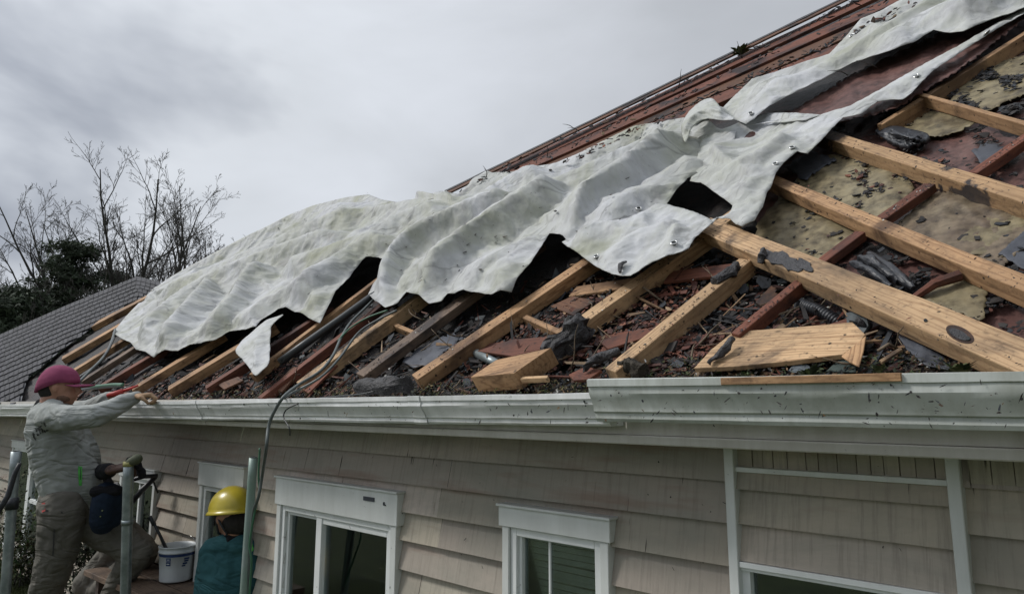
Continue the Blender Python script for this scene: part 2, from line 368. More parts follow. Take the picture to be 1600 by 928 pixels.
# bay panel over the near window
bay=MB(); bo=[(BAYX0+BW,BAYX1-BW,.5,bsill)]
strips(bay,BAYX0+.004,BAYX1-.004,bsill-.0,bz1,WY-.012,.098,wz(1325,837,.33)-.098,bo,.026,rg)
x=BAYX0+.01
while x<BAYX1-.01:
    w_=rg.uniform(.028,.052); tt=rg.uniform(.85,1.1); y=WY-.018-rg.uniform(0,.004)
    bay.box((x,y,bz1),(min(x+w_-.0022,BAYX1-.004),WY,EYE-.03),(tt,tt,tt*.95)); x+=w_
bay.build('bay_siding',M['siding'],house)
x=BAYX1+BW; nb=MB()
while x<XR:
    w_=rg.uniform(.03,.06); tt=rg.uniform(.8,1.0); nb.box((x,WY-.03,wz(1550,755)),(x+w_-.002,WY-.022,EYE-.03),(tt,tt,tt*.95)); x+=w_
nb.build('shingle_strip',M['siding'],house)
for xx in (BAYX0,BAYX1):
    tr=MB(); tr.box((xx-BW/2,WY-.055,.3),(xx+BW/2,WY+.01,EYE-.055)); tr.build('corner_board',M['trim'],house,bevel=.002)
hr=MB(); hr.box((BAYX0+BW/2,WY-.045,bz1-.007),(BAYX1-BW/2,WY-.004,bz1+.007)); hr.build('trim_strip',M['trim'],house,bevel=.0015)
sl=MB(); sl.box((BAYX0+BW/2,WY-.05,bsill-.012),(BAYX1-BW/2,WY-.0,bsill+.003)); sl.box((BAYX0+BW/2,WY-.04,bsill-.022),(BAYX1-BW/2,WY-.0,bsill-.0125)); slo=sl.build('window',M['frame'],house,bevel=.0015)
sj=MB(); sj.box((BAYX0+BW/2,WY-.03,.9),(BAYX0+BW/2+.022,WY+.01,bsill-.023)); sj.build('frame',M['frame'],slo); sj=MB(); sj.box((BAYX1-BW/2-.03,WY-.03,.9),(BAYX1-BW/2,WY+.01,bsill-.023)); sj.build('frame',M['frame'],slo)
pn=MB(); pn.box((BAYX0+.03,WY-.006,.9),(BAYX1-.03,WY-.002,bsill-.02)); pn.build('pane',M['glass'],slo)

def window(W,kind,head=.12,over=.012):
    x0,x1,zt,zb,c=W['x0'],W['x1'],W['zt'],W['zb'],W['c']; Y=WY
    m=MB(); m.box((x0-over,Y-.052,zt-head),(x1+over,Y-.002,zt))      # head board
    m.box((x0-over-.006,Y-.062,zt+.0005),(x1+over+.006,Y-.001,zt+.010))
    m.box((x0,Y-.045,zb),(x0+c*.55,Y-.002,zt-head-.0015)); m.box((x1-c*.55,Y-.045,zb),(x1,Y-.002,zt-head-.0015))
    w_=m.build('window',M['trim'],house,bevel=.002)
    s=MB(); s.box((x0-.03,Y-.075,zb-.035),(x1+.03,Y-.002,zb-.0015)); s.build('sill',M['frame'],w_,bevel=.003)
    ix0,ix1,iz0,iz1=x0+c*.55+.001,x1-c*.55-.001,zb,zt-head-.003
    fr=MB(); t=.028
    def fbox(a,b_,z0,z1,y0=-.034,y1=.012): fr.box((a,Y+y0,z0),(b_,Y+y1,z1))
    fbox(ix0,ix0+t,iz0,iz1); fbox(ix1-t,ix1,iz0,iz1); fbox(ix0+t,ix1-t,iz1-t,iz1); fbox(ix0+t,ix1-t,iz0,iz0+t)
    if kind=='slider':
        xm=ix0+(ix1-ix0)*.37
        fbox(xm-.022,xm+.026,iz0+t,iz1-t,-.03,.01)
        fbox(ix0+t,ix0+t+.022,iz0+t,iz1-t,-.018,.01); fbox(ix1-t-.022,ix1-t,iz0+t,iz1-t,-.024,.01)
        fbox(xm+.026,ix1-t-.022,iz1-t-.03,iz1-t,-.024,.01); fbox(ix0+t+.022,xm-.022,iz1-t-.018,iz1-t,-.018,.01)
    if kind=='double':
        xm=(ix0+ix1)/2; fbox(xm-.05,xm+.05,iz0+t,iz1-t,-.03,.01); zm=(iz0+iz1)/2; fbox(xm+.05,ix1-t,zm-.02,zm+.02,-.02,.01)
    if kind=='sash':
        zm=iz0+(iz1-iz0)*.45; fbox(ix0+t,ix1-t,zm-.02,zm+.02,-.02,.01); fbox((ix0+ix1)/2-.014,(ix0+ix1)/2+.014,zm+.02,iz1-t,-.02,.01)
    if kind=='muntin':
        fbox(ix0+t,ix0+t+.014,iz0+t,iz1-t,-.02,.01); xm=ix0+(ix1-ix0)*.40; fbox(xm-.005,xm+.005,iz0+t,iz1-t,-.008,.004)
    fr.build('frame',M['frame'],w_,bevel=.002)
    p=MB(); p.box((ix0+t*.8,Y-.002,iz0+t*.8),(ix1-t*.8,Y+.002,iz1-t*.8)); p.build('pane',M['glass'],w_)
    return w_,(ix0+t,ix1-t,iz0+t,iz1-t)
w1,_=window(W1,'double',.07)
w2,_=window(W2,'sash',.07)
w3,b3=window(W3,'plain',.13)
w4,b4=window(W4,'slider',.135)
w5,b5=window(W5,'muntin',.07)
def pleats(b,x0,x1,name,par,m,n=14,Yc=.05):
    V=[];F=[];N=n*6
    for i in range(N+1):
        x=x0+(x1-x0)*i/N; y=WY+Yc+.012*math.sin(i/6*2*pi)+.004*math.sin(i*.7)
        V+= [(x,y,b[2]),(x,y,b[3]+.02)]
    for i in range(N): F.append((2*i,2*i+2,2*i+3,2*i+1))
    from_data(name,V,F,m,par,True)
pleats(b3,b3[0]-.03,b3[1]+.03,'curtain',w3,M['curtain'],8)
pleats(b4,b4[0]-.02,b4[0]+.10,'curtain',w4,M['curtain'],5)
def slats(b,par,x0,x1):
    m=MB(); z=b[3]; rr=random.Random(3)
    while z>b[2]:
        a=rr.uniform(-.004,.004); m.obox(Vector((x0,WY+.035,z)),Vector((x1-x0,0,a)),Vector((0,.016,.013)),Vector((0,-.001,.0014))); z-=.0215
    m.build('blind',M['blind'],par)
slats(b5,w5,b5[0]-.01,b5[1]+.01)
# small vent plate on the head board of the sliding window
v=MB(); xa=wx(583,py=780); xb=wx(600,py=780); z_=wz(590,777)
v.box((xa,WY-.056,z_-.009),(xb,WY-.0525,z_+.009)); vo_=v.build('vent_plate',M['felt'],w4)
v=MB(); v.box((wx(615),WY-.056,wz(615,785)-.004),(wx(617),WY-.0525,wz(615,785)+.008)); v.box((wx(615),WY-.0555,wz(615,785)-.006),(wx(619),WY-.053,wz(615,785)-.001)); v.build('latch',M['felt'],w4)
# added glowing shape behind the sliding window, standing for a small warm reflection
fl=MB(); fp=wall(545,876,WY+.10)
fl.tube([fp+Vector((0,0,-.35)),fp+Vector((0,0,-.02))],.018,10); co=fl.build('glint',M['blind']); tag(co,'candle shape added for a warm reflection in the right pane of the sliding window','glint')
m,t,b=mat('glint_glow'); b.inputs['Emission Color'].default_value=(1,.55,.15,1); b.inputs['Emission Strength'].default_value=4
fm=MB(); fm.tube([fp+Vector((0,0,-.019)),fp+Vector((.002,0,-.008)),fp+Vector((0,0,.006)),fp+Vector((-.003,0,.02)),fp+Vector((.004,0,.032))],[.003,.008,.0085,.005,.0008],10)
fo=fm.build('glint_glow',m,None,True); mw=Vector(fo.location); fo.parent=co; fo.location=mw-Vector(co.location)

# fascia, frieze and soffit
fs=MB(); z0=EYE
fs.box((-9.6,.10,EYE-.085),(XR,.125,EYE+.03)); fs.build('fascia',M['fascia'],house)
fr=MB(); fr.box((-9.6,.086,EYE-.112),(XR,.13,EYE-.0865)); fr.build('frieze_board',M['fascia'],house,bevel=.003)
so=MB(); so.box((-9.6,.13,EYE-.075),(XR,WY+.02,EYE-.06)); so.build('soffit',M['fascia'],house)
# gutters
def gutter(x0,x1,z0,z1,H0,H1,y,mat_,seed,close=True):
    prof=[(.093,-.004),(.093,-1),(.036,-1),(.030,-.93),(.030,-.80),(.022,-.755),(.020,-.66),(.006,-.45),(-.002,-.34),(-.003,-.17),(-.009,-.155),(-.010,-.01),(-.004,.0),(.010,.0),(.012,-.05)]
    n=int((x1-x0)/.06)+2; V=[];F=[]; q=len(prof)
    for i in range(n):
        u=i/(n-1); x=x0+(x1-x0)*u; z=z0+(z1-z0)*u; H=H0+(H1-H0)*u
        wob=.004*noise.noise(Vector((x*.9,seed,0)))+.0016*noise.noise(Vector((x*5,seed,3)))
        for k,(a,b_) in enumerate(prof):
            d=.0035*noise.noise(Vector((x*2.1,k*.35,seed)))+.0015*noise.noise(Vector((x*9,k*.6,seed)))
            V.append((x,y+a+d+wob,z+b_*H+wob*.6+.5*d))
    for i in range(n-1):
        for k in range(q-1): F.append((i*q+k,i*q+k+1,(i+1)*q+k+1,(i+1)*q+k))
    o=from_data('gutter',V,F,mat_,house,True)
    s=o.modifiers.new('s','SOLIDIFY'); s.thickness=.0016; s.offset=-1
    o.modifiers.new('e','EDGE_SPLIT').split_angle=R(28)
    return o
def fz(px,py,Y): return wall(px,py,Y).z
gxa=wx(944,0,640); gxb=wx(921,-.03,620)
gutter(-9.5,gxa,fz(5,633,0),fz(925,614,0),.118,.093,0,M['gutter'],1)
gutter(gxb,XR,fz(925,593,-.03),fz(1600,592,-.03)-.012,.115,.088,-.03,M['gutter_green'],2)['label']='wider algae stained gutter length at the near end'

for px_ in (300,640):
    x_=wx(px_,0,640); u_=(x_+9.5)/(gxa+9.5); zz=fz(5,633,0)*(1-u_)+fz(925,614,0)*u_
    g_=gutter(x_,x_+.07,zz+.0015,zz+.0015,.118*(1-u_)+.093*u_+.003,.118*(1-u_)+.093*u_+.003,-.0035,M['gutter'],1); g_.name='gutter_joint'
ecz=fz(925,614,0); ep=[(.093,-.004),(.093,-1),(.036,-1),(.030,-.93),(.030,-.80),(.020,-.66),(.006,-.45),(-.002,-.34),(-.003,-.17),(-.009,-.15),(-.010,-.01)]
ecm=MB(); ecm.add([(gxa+q_,y_,ecz+z_*.093) for q_ in (0,.0015) for y_,z_ in ep],[tuple(range(11)),tuple(range(11,22))[::-1]]); ecm.build('gutter_end_cap',M['gutter'],house)
# ============================================================ ROOF DECK
def inpoly(x,y,P):
    P=np.asarray(P,float); x=np.asarray(x,float); y=np.asarray(y,float); c=np.zeros(x.shape,bool); n=len(P); j=n-1
    for i in range(n):
        xi,yi=P[i]; xj,yj=P[j]
        if yi!=yj:
            c^=((yi>y)!=(yj>y))&(x<(xj-xi)*(y-yi)/(yj-yi)+xi)
        j=i
    return c
def segdist(X,Y,P):
    P=np.asarray(P,float); best=np.full(X.shape,1e9); sg=np.zeros(X.shape); par=np.zeros(X.shape)
    L=np.hypot(*(P[1:]-P[:-1]).T); tot=L.sum(); acc=0
    for i in range(len(P)-1):
        d=P[i+1]-P[i]; l2=(d@d)+1e-9; t=np.clip(((X-P[i,0])*d[0]+(Y-P[i,1])*d[1])/l2,0,1)
        qx=X-(P[i,0]+d[0]*t); qy=Y-(P[i,1]+d[1]*t); dist=np.hypot(qx,qy); c=np.sign(d[0]*qy-d[1]*qx)
        m=dist<best; best[m]=dist[m]; sg[m]=c[m]; par[m]=((acc+t*L[i])/tot)[m]; acc+=L[i]
    return best,sg,par
nRN=np.array(RN); nRT=np.array(RT); nUP=np.array(UPV); nFW=np.array(FWD); nCAM=np.array(CAM); nRP=np.array(RP); nRU=np.array(RU)
def roof_np(x,y,h,N=nRN,P=nRP):
    d=nFW[None]+nRT[None]*((x-800)/FPX)[:,None]-nUP[None]*((y-464)/FPX)[:,None]
    p0=P-nCAM; num=p0@N+h
    return nCAM[None]+d*(num/(d@N))[:,None]
def ridged(X,Y,sx,sy,seed,rot=0,oct=2):
    c,s=math.cos(rot),math.sin(rot); out=np.zeros(X.shape)
    for i,(x,y) in enumerate(zip(X,Y)):
        u=(x*c+y*s)/sx; v=(-x*s+y*c)/sy; a=1;t=0;w=0
        for o in range(oct):
            t+=a*(1-abs(noise.noise(Vector((u,v,seed+o*7))))*2.2); w+=a; a*=.5; u*=2.1; v*=2.1
        out[i]=t/w
    return out
def crumple(X,Y,sx,sy,rot,seed):
    """cell distance field: straight crests where cells meet, hollows between them"""
    c,s=math.cos(rot),math.sin(rot); U=(X*c+Y*s)/sx; V=(-X*s+Y*c)/sy; iu=np.floor(U).astype(int); iv=np.floor(V).astype(int)
    best=np.full(X.shape,9.); sec=np.full(X.shape,9.)
    def h(a,b_,k): q=np.sin(a*127.1+b_*311.7+seed*17.3+k*74.7)*43758.5453; return q-np.floor(q)
    for du in (-1,0,1):
        for dv in (-1,0,1):
            cu,cv=iu+du,iv+dv; px=cu+h(cu,cv,1); py=cv+h(cu,cv,2); d=np.hypot(U-px,V-py)-.35*h(cu,cv,3)
            sec=np.minimum(sec,np.maximum(d,best)); best=np.minimum(best,d)
    return best
def sheet(name,outline,h,mat_,parent=None,step=3.,folds=(),rid=(),amp_h=0.,k=6,sp=True,thick=.003,tilt=None,comp=True,px_amp=0.,smooth=True,jit=0.,seed=0,edge=0,mask=None,plane=None,cru=()):
    """crumpled sheet lying over the roof plane; folds and swells are real heights in metres"""
    N,P0=(nRN,nRP) if plane is None else plane
    O=spline(outline,k,True) if sp else [np.array(p,float) for p in outline]
    # resample the outline
    out=[]
    for i in range(len(O)):
        a,b_=O[i],O[(i+1)%len(O)]; L=np.hypot(*(b_-a)); n=max(1,int(L/step))
        for j in range(n): out.append(a+(b_-a)*j/n)
    O=np.array(out); rr=np.random.RandomState(seed+3)
    if jit: O=O+rr.uniform(-jit,jit,O.shape)
    x0,y0=O.min(0);x1,y1=O.max(0)
    gx,gy=np.meshgrid(np.arange(x0,x1,step),np.arange(y0,y1,step*.9)); gx[1::2]+=step/2; gx=gx.ravel();gy=gy.ravel()
    gx=gx+rr.uniform(-.2,.2,gx.shape)*step; gy=gy+rr.uniform(-.2,.2,gy.shape)*step
    ins=inpoly(gx,gy,O); gx,gy=gx[ins],gy[ins]; dd,_,_=segdist(gx,gy,np.vstack([O,O[:1]])); kk=dd>step*.55; gx,gy=gx[kk],gy[kk]
    X=np.concatenate([O[:,0],gx]);Y=np.concatenate([O[:,1],gy]); nb=len(O)
    r=geometry.delaunay_2d_cdt([Vector((float(a),float(b_))) for a,b_ in zip(X,Y)],[(i,(i+1)%nb) for i in range(nb)],[],1,1e-6)
    X=np.array([v.x for v in r[0]]);Y=np.array([v.y for v in r[0]]); F=[tuple(f) for f in r[2]]
    D=np.zeros(X.shape)                       # fold height in photo pixels at that distance
    for f in folds:
        pl,A,wl,wr=f[:4]; p=spline(pl,5); d,sg,t=segdist(X,Y,p)
        wd=np.where(sg>0,wr,wl); env=np.clip(t/.12,0,1)*np.clip((1-t)/.12,0,1); env=env*.85+.15
        D+=A*1.25*env*np.exp(-(d/(wd*np.where(sg>0,.9,1.15)))**np.where(sg>0,1.05,1.15))
    for (sx,sy,rot,A,sd_) in rid: D+=A*(ridged(X,Y,sx,sy,sd_+seed,rot)-.35)
    for (sx,sy,rot,A,sd_) in cru: D+=A*(crumple(X,Y,sx,sy,rot,sd_+seed)-.2)
    ed,_,_=segdist(X,Y,np.vstack([O,O[:1]]))
    if edge: D*=1-.0*np.exp(-(ed/edge)**2)
    if callable(h): hb=h(X,Y)
    else: hb=np.full(X.shape,float(h))
    B=roof_np(X,Y,0,N,P0); dist=((B-nCAM)@nFW)
    Dm=D*dist/FPX
    if comp:
        Yc=Y+D*.9
        # keep well below the vanishing line
        B=roof_np(X,Yc,0,N,P0)
    dvec=B-nCAM
    # raise base to height hb along the sight line is avoided: shift along the normal, correct the footprint
    B=roof_np(X,(Yc if comp else Y)+hb*FPX/dist*.9,0,N,P0) if comp else B
    Pn=B+N[None]*(hb+Dm)[:,None]
    v=Pn-nRP; uv=np.stack([v[:,0],v@nRU],1)
    o=from_data(name,[tuple(p) for p in Pn],[f[::-1] for f in F],mat_,parent,smooth,uv=uv)
    # consistent orientation (up the roof normal)
    me=o.data; bmx=bmesh.new(); bmx.from_mesh(me); s=sum((f.normal.dot(RN)*f.calc_area()) for f in bmx.faces)
    if s<0: bmesh.ops.reverse_faces(bmx,faces=bmx.faces)
    bmx.to_mesh(me); bmx.free()
    if thick:
        m=o.modifiers.new('s','SOLIDIFY'); m.thickness=thick; m.offset=-1
    from mathutils.kdtree import KDTree
    kd=KDTree(len(X))
    for i in range(len(X)): kd.insert((X[i],Y[i],0),i)
    kd.balance()
    def pos(x,y):
        c,i,_=kd.find((x,y,0)); return Vector(Pn[i])
    return o,pos

DEPTH=.105
# deck in roof coordinates
RA=rc(roof(700,299)); RB=rc(roof(1320,1))
def rxy(x,t,h): return RP+RX*x+RU*t+RN*h
def deck_mat():
    m,t,b=mat('wet_decking'); v=coords(t,'UV',rnd=False)
    c=ramp(t,noi(t,v,3.2,7,.7,.4),[(.33,(.008,.0075,.0075)),(.50,(.016,.013,.012)),(.60,(.05,.024,.018)),(.72,(.09,.04,.028))])
    c=mixc(t,ramp(t,noi(t,v,26.,5,.75),[(.42,0.),(.62,.85)]),c,(.010,.010,.011))
    c=mixc(t,ramp(t,noi(t,v,75.,3,.7),[(.66,0.),(.74,.7)]),c,(.16,.09,.06))
    t.links.new(c,b.inputs['Base Color']); b.inputs['Roughness'].default_value=.6
    n=bump(t,b,noi(t,v,24.,6,.75),1.,.03); bump(t,b,noi(t,v,120.,3,.7),.6,.006,n); return m
M['deck']=deck_mat()
def membrane_mat(name,c1,c2,c3,sc=55):
    m,t,b=mat(name); v=coords(t,'UV',rnd=False)
    c=ramp(t,noi(t,v,2.6,6,.65,.6),[(.32,c2),(.5,c1),(.68,c3)])
    c=mixc(t,ramp(t,noi(t,v,13.,6,.75),[(.46,0.),(.66,.85)]),c,tuple(x*.25 for x in c2)); c=mixc(t,ramp(t,noi(t,nd(t,'ShaderNodeMapping',{'Vector':v,'Scale':(3,14,1),'Rotation':(0,0,.7)}).outputs[0],1.5,5,.7),[(.48,0.),(.7,.6)]),c,tuple(x*.45 for x in c2))
    vo=nd(t,'ShaderNodeTexVoronoi',{'Vector':nd(t,'ShaderNodeMapping',{'Vector':v,'Scale':(1,.7,1),'Rotation':(0,0,.6)}).outputs[0],'Scale':float(sc)},feature='SMOOTH_F1').outputs['Distance']
    c=mixc(t,ramp(t,vo,[(.1,.35),(.5,0.)]),c,tuple(min(1,x*1.7) for x in c1))
    t.links.new(c,b.inputs['Base Color']); b.inputs['Roughness'].default_value=.55; b.inputs['Specular IOR Level'].default_value=.3
    n=bump(t,b,vo,.25,.002); bump(t,b,noi(t,v,14.,6,.7),.25,.008,n); return m
M['membrane']=membrane_mat('red_membrane',(.125,.062,.052),(.07,.034,.03),(.17,.10,.085))
M['paper']=membrane_mat('yellow_felt_paper',(.20,.165,.095),(.105,.078,.045),(.29,.25,.16),38)
M['brownpaper']=membrane_mat('brown_felt_paper',(.17,.13,.085),(.09,.06,.045),(.24,.2,.13),40)
poly=[(-9.2,.06),(-10.4,1.2),(rc(roof(232,462))[0],rc(roof(232,462))[1]),(rc(roof(450,350))[0],rc(roof(450,350))[1]),(rc(roof(575,318))[0],rc(roof(575,318))[1]),(RA[0],RA[1])]
sl_=(RB[1]-RA[1])/(RB[0]-RA[0]); poly+=[(RB[0],RB[1]),(2.4,RB[1]+sl_*(2.4-RB[0])),(2.4,.06)]
def deck():
    st=.07; P=np.array(poly); xs=np.arange(-12.6,2.45,st); ys=np.arange(.03,9.,st)
    gx,gy=np.meshgrid(xs,ys); gx=gx.ravel();gy=gy.ravel(); k=inpoly(gx,gy,P); gx,gy=gx[k],gy[k]
    O=[]
    for i in range(len(P)):
        a,b_=P[i],P[(i+1)%len(P)]; n=max(1,int(np.hypot(*(b_-a))/st))
        for j in range(n): O.append(a+(b_-a)*j/n)
    O=np.array(O); dd,_,_=segdist(gx,gy,np.vstack([O,O[:1]])); k=dd>st*.5; gx,gy=gx[k],gy[k]
    X=np.concatenate([O[:,0],gx]);Y=np.concatenate([O[:,1],gy]);nb=len(O)
    r=geometry.delaunay_2d_cdt([Vector((float(a),float(b_))) for a,b_ in zip(X,Y)],[(i,(i+1)%nb) for i in range(nb)],[],1,1e-6)
    V=[];uv=[]
    for v in r[0]:
        h=-DEPTH+.016*noise.fractal(Vector((v.x*3,v.y*3,1)),1,2,4)
        V.append(rxy(v.x,v.y,h)); uv.append((v.x,v.y))
    o=from_data('roof_deck',V,[tuple(f) for f in r[2]],M['deck'],house,True,uv=uv)
    s=o.modifiers.new('s','SOLIDIFY'); s.thickness=.03; s.offset=0
deck()
# shingled roof left of the opening
def shingle_mat():
    m,t,b=mat('dark_shingles'); v=coords(t,'UV',rnd=False)
    c=ramp(t,noi(t,v,5.,6,.7),[(.3,(.024,.024,.028)),(.7,(.06,.06,.067))])
    a=nd(t,'ShaderNodeAttribute'); a.attribute_name='col'
    c=mixc(t,1.,c,a.outputs['Color'],'MULTIPLY')
    t.links.new(c,b.inputs['Base Color']); b.inputs['Roughness'].default_value=.85; bump(t,b,noi(t,v,60.,4),.5,.01); return m
M['shingle']=shingle_mat()
def shingles():
    # courses follow the slanting top edge of this wing; each course is a row of separate tabs with real overlap
    O=np.array([(-160,610),(-60,552),(0,524),(100,480),(215,433),(236,437),(252,443),(236,457),(150,508),(98,545),(42,592),(30,640),(-160,660)],float)
    mb=MB(); uv=[]; rr=random.Random(9)
    a=rc(roof(0,524)); b_=rc(roof(215,433)); ax=np.array([b_[0]-a[0],b_[1]-a[1]]); L=np.hypot(*ax)
    c0=rc(roof(0,600)); 
    # px-space courses: interpolate between top edge line and the gutter line
    rows=24
    def pxp(u,v):
        # u along 0..1 , v 0 top .. 1 bottom
        x=-160+u*430; top=np.interp(x,[-160,-60,0,100,215,252,270],[610,552,524,480,433,443,448]); 
        return x, top+v
    v=0.;ri=0
    while v<190:
        dv=5.6+v*.035; n=58; off=rr.random()
        for i in range(-1,n):
            x0=(i+off)/n; x1=x0+1/n-.0016
            xs0,ys0=pxp(x0,v); xs1,ys1=pxp(x1,v); 
            xm=(xs0+xs1)/2; ym=(ys0+ys1)/2+dv/2
            if not bool(inpoly(np.array([xm]),np.array([ym]),O)[0]): continue
            if max(ys0,ys1)+dv>636: continue
            tt=rr.uniform(.72,1.2); j=rr.uniform(-.6,.6)
            A=roof(xs0,ys0-1.5,-.035);B=roof(xs1,ys1-1.5,-.035);C_=roof(xs1,ys1+dv+j,-.035)+RN*.016;D=roof(xs0,ys0+dv+j,-.035)+RN*.016
            E_=C_-RN*.02;G=D-RN*.02
            mb.add([A,B,C_,D,G,E_],[(0,3,2,1),(3,4,5,2)],(tt,tt,tt))
        v+=dv; ri+=1
    o=mb.build('shingled_roof',M['shingle'],house)
    l=o.data.uv_layers.new(name='UVMap'); vi=np.empty(len(o.data.loops),dtype=np.int32); o.data.loops.foreach_get('vertex_index',vi)
    U=np.array([rc(p)[:2] for p in mb.V],dtype=np.float32)[vi]; l.data.foreach_set('uv',U.ravel())
    under=[roof(x,y,-.045) for x,y in O]; ub=MB(); ub.add(under,[tuple(range(len(under)))]); ub.build('underlay',M['felt'],house)
shingles()

# ============================================================ TIMBERS
def beam_mesh(L,w_,d,seed,rough=.0022,seg=None,ragged=(0,0)):
    """box along +X (length), +Y (width), -Z (depth) with slightly uneven faces"""
    n=max(2,int(L/.06)) if seg is None else seg; rr=random.Random(seed)
    bm=bmesh.new(); R_=[]
    ny,nz=3,3; ring=[]
    for j in range(ny): ring.append((j/ny,0))
    for j in range(nz): ring.append((1,-j/nz))
    for j in range(ny): ring.append((1-j/ny,-1))
    for j in range(nz): ring.append((0,-1+j/nz))
    bow=rr.uniform(-.003,.003)*L
    for i in range(n+1):
        u=i/n; x=u*L; r_=[]
        for k,(a,b_) in enumerate(ring):
            p=Vector((x,a*w_,b_*d)); q=Vector((x*4,a*3+seed,b_*3))
            amp=rough
            p.y+=amp*noise.noise(q)+bow*4*u*(1-u); p.z+=amp*noise.noise(q+Vector((0,9,4)))
            e=ragged[0] if i==0 else ragged[1] if i==n else 0
            if e: p.x+=e*noise.noise(Vector((a*5+seed,b_*5,seed*1.3)))
            r_.append(bm.verts.new(p))
        R_.append(r_)
    m=len(ring)
    for i in range(n):
        for k in range(m): bm.faces.new((R_[i][k],R_[i][(k+1)%m],R_[i+1][(k+1)%m],R_[i+1][k]))
    bm.faces.new(R_[0][::-1]); bm.faces.new(R_[-1])
    bmesh.ops.recalc_face_normals(bm,faces=bm.faces)
    me=bpy.data.meshes.new('m'); bm.to_mesh(me); bm.free(); return me
_s=[10]
def place(o,P,ax,sd,up,parent):
    mtx=Matrix(((ax.x,sd.x,up.x,P.x),(ax.y,sd.y,up.y,P.y),(ax.z,sd.z,up.z,P.z),(0,0,0,1)))
    link(o,parent); o.matrix_basis=mtx
def beam(name,p0,p1,up=None,dn=None,m='wood',parent=house,h=0.,w=None,d=None,flip=False,ragged=(0,0),label=None,rough=.0022,h1=None):
    _s[0]+=1; P0=roof(*p0,h); P1=roof(*p1,h if h1 is None else h1); a=(P1-P0); L=a.length; a.normalize()
    s=RN.cross(a).normalized()
    xm,ym=(p0[0]+p1[0])/2,(p0[1]+p1[1])/2; Pm=roof(xm,ym,h)
    if not flip:
        if s.dot(roof(xm,ym-12,h)-Pm)<0: s=-s
    nrm=a.cross(s); 
    if nrm.dot(RN)<0: nrm=-nrm
    if w is None: w=max(.008,abs((roof(xm,ym-up,h)-Pm).dot(s)))
    if d is None:
        lo,hi=.003,.5
        for _ in range(30):
            q=(lo+hi)/2; A=proj(Pm-nrm*q-a*.2);B=proj(Pm-nrm*q+a*.2); y=A[1]+(B[1]-A[1])*(xm-A[0])/(B[0]-A[0])
            if y-ym<dn: lo=q
            else: hi=q
        d=(lo+hi)/2
    me=beam_mesh(L,w,d,_s[0],rough,ragged=ragged)
    # keep a right handed frame
    if a.cross(s).dot(nrm)<0:
        me.transform(Matrix.Scale(-1,4,(0,0,1))); me.flip_normals(); nz=-nrm
        # mirrored: body must extend to -nrm
        me.transform(Matrix.Scale(1,4))
    else: nz=nrm
    me.materials.append(M[m]); o=bpy.data.objects.new(name,me)
    place(o,P0,a,s,nz,parent)
    b_=o.modifiers.new('b','BEVEL'); b_.width=.003; b_.segments=2; b_.limit_method='ANGLE'; b_.angle_limit=R(45)
    if parent is None: pass
    if label: o['label']=label
    o['_wd']='%.3f %.3f %.3f'%(L,w,d)
    print('BEAM',name,p0,'L%.2f w%.3f d%.3f'%(L,w,d))
    return o
# left rafters, far to near: shared edge, rise to far top edge, drop to bottom
beam('rafter',(142,511),(300,428),4,10,'wood',h=.06)
beam('rafter',(96,562),(240,478),4,11,'wood',label='far rafter with dull orange face')
beam('rafter',(108,584),(250,497),4,11,'wood')
beam('rafter',(128,596),(262,510),4,11,'wood_grey')
beam('rafter',(152,607),(285,527),4,14,'wood_red')
beam('rafter',(206,610),(350,522),5,14,'wood')
beam('rafter',(262,610),(430,508),6,17,'wood',label='orange rafter beside the hanging corner of the tarp')
beam('rafter',(322,607),(520,480),5,17,'wood_red')
beam('rafter',(395,585),(600,430),5,18,'wood')
beam('rafter',(408,622),(672,420),6,16,'wood_red',label='red stained rafter carrying the black conduit')
beam('rafter',(470,600),(745,397),8,24,'wood_pale',label='pale rafter with the grey cable lying along it')
beam('rafter',(568,588),(850,378),13,16,'wood_grey',label='grey weathered rafter')
beam('rafter',(652,593),(1010,350),13,24,'wood')
beam('rafter',(905,511),(1165,327),16,26,'wood_pale')
beam('rafter',(962,581),(1175,405),19,32,'wood_pale',label='pale rafter with red stained top and charred upper end')
beam('rafter',(1155,523),(1275,424),14,24,'wood_red')
# right hand timbers lying across
beam('crossing_timber',(1080,356),(1640,603),44,22,'wood_pale',h=.03,label='widest crossing timber with a slotted hole and one burnt patch')
beam('crossing_timber',(1195,282),(1640,472),22,21,'wood',h=.0,label='crossing timber second above the gutter')
beam('crossing_timber',(1270,210),(1640,330),19,23,'wood_half',h=.0,label='crossing timber with long black scorched top')
beam('crossing_timber',(1415,143),(1640,206),6,19,'wood',h=.0,label='upper crossing timber')
beam('rafter',(1380,194),(1680,4),6,26,'wood',h=-.01)
beam('jack_rafter',(1528,270),(1640,192),12,17,'wood_red',h=-.02)
beam('jack_rafter',(1375,348),(1462,287),14,15,'wood_red',h=-.02)
beam('jack_rafter',(1285,412),(1352,362),13,16,'wood_red',h=-.02)
# cross pieces between rafters
beam('blocking',(815,496),(886,528),9,14,'wood',h=-.03)
beam('blocking',(606,505),(652,524),6,8,'wood',h=-.04)
beam('blocking',(888,463),(985,449),14,4,'wood',h=-.05)
beam('blocking',(1036,441),(1150,427),16,5,'wood_red',h=-.04)
beam('blocking',(925,538),(1020,523),12,4,'wood_red',h=-.06)
beam('blocking',(1040,542),(1130,531),12,4,'wood_red',h=-.06)
beam('blocking',(745,548),(880,532),10,4,'wood_red',h=-.05)
# bands along the slanting upper edge
def edge_beam(off0,off1,th0,th1,m,h,name='rake_board',d=.05,x0=640,x1=1420):
    ya=299+off0-(x0-700)*.4806; yb=1+off1-(x1-1320)*.4806
    return beam(name,(x0,ya),(x1,yb),(th0+th1)/2,6,m,h=h)
def line(y0,y1): return y0,y1
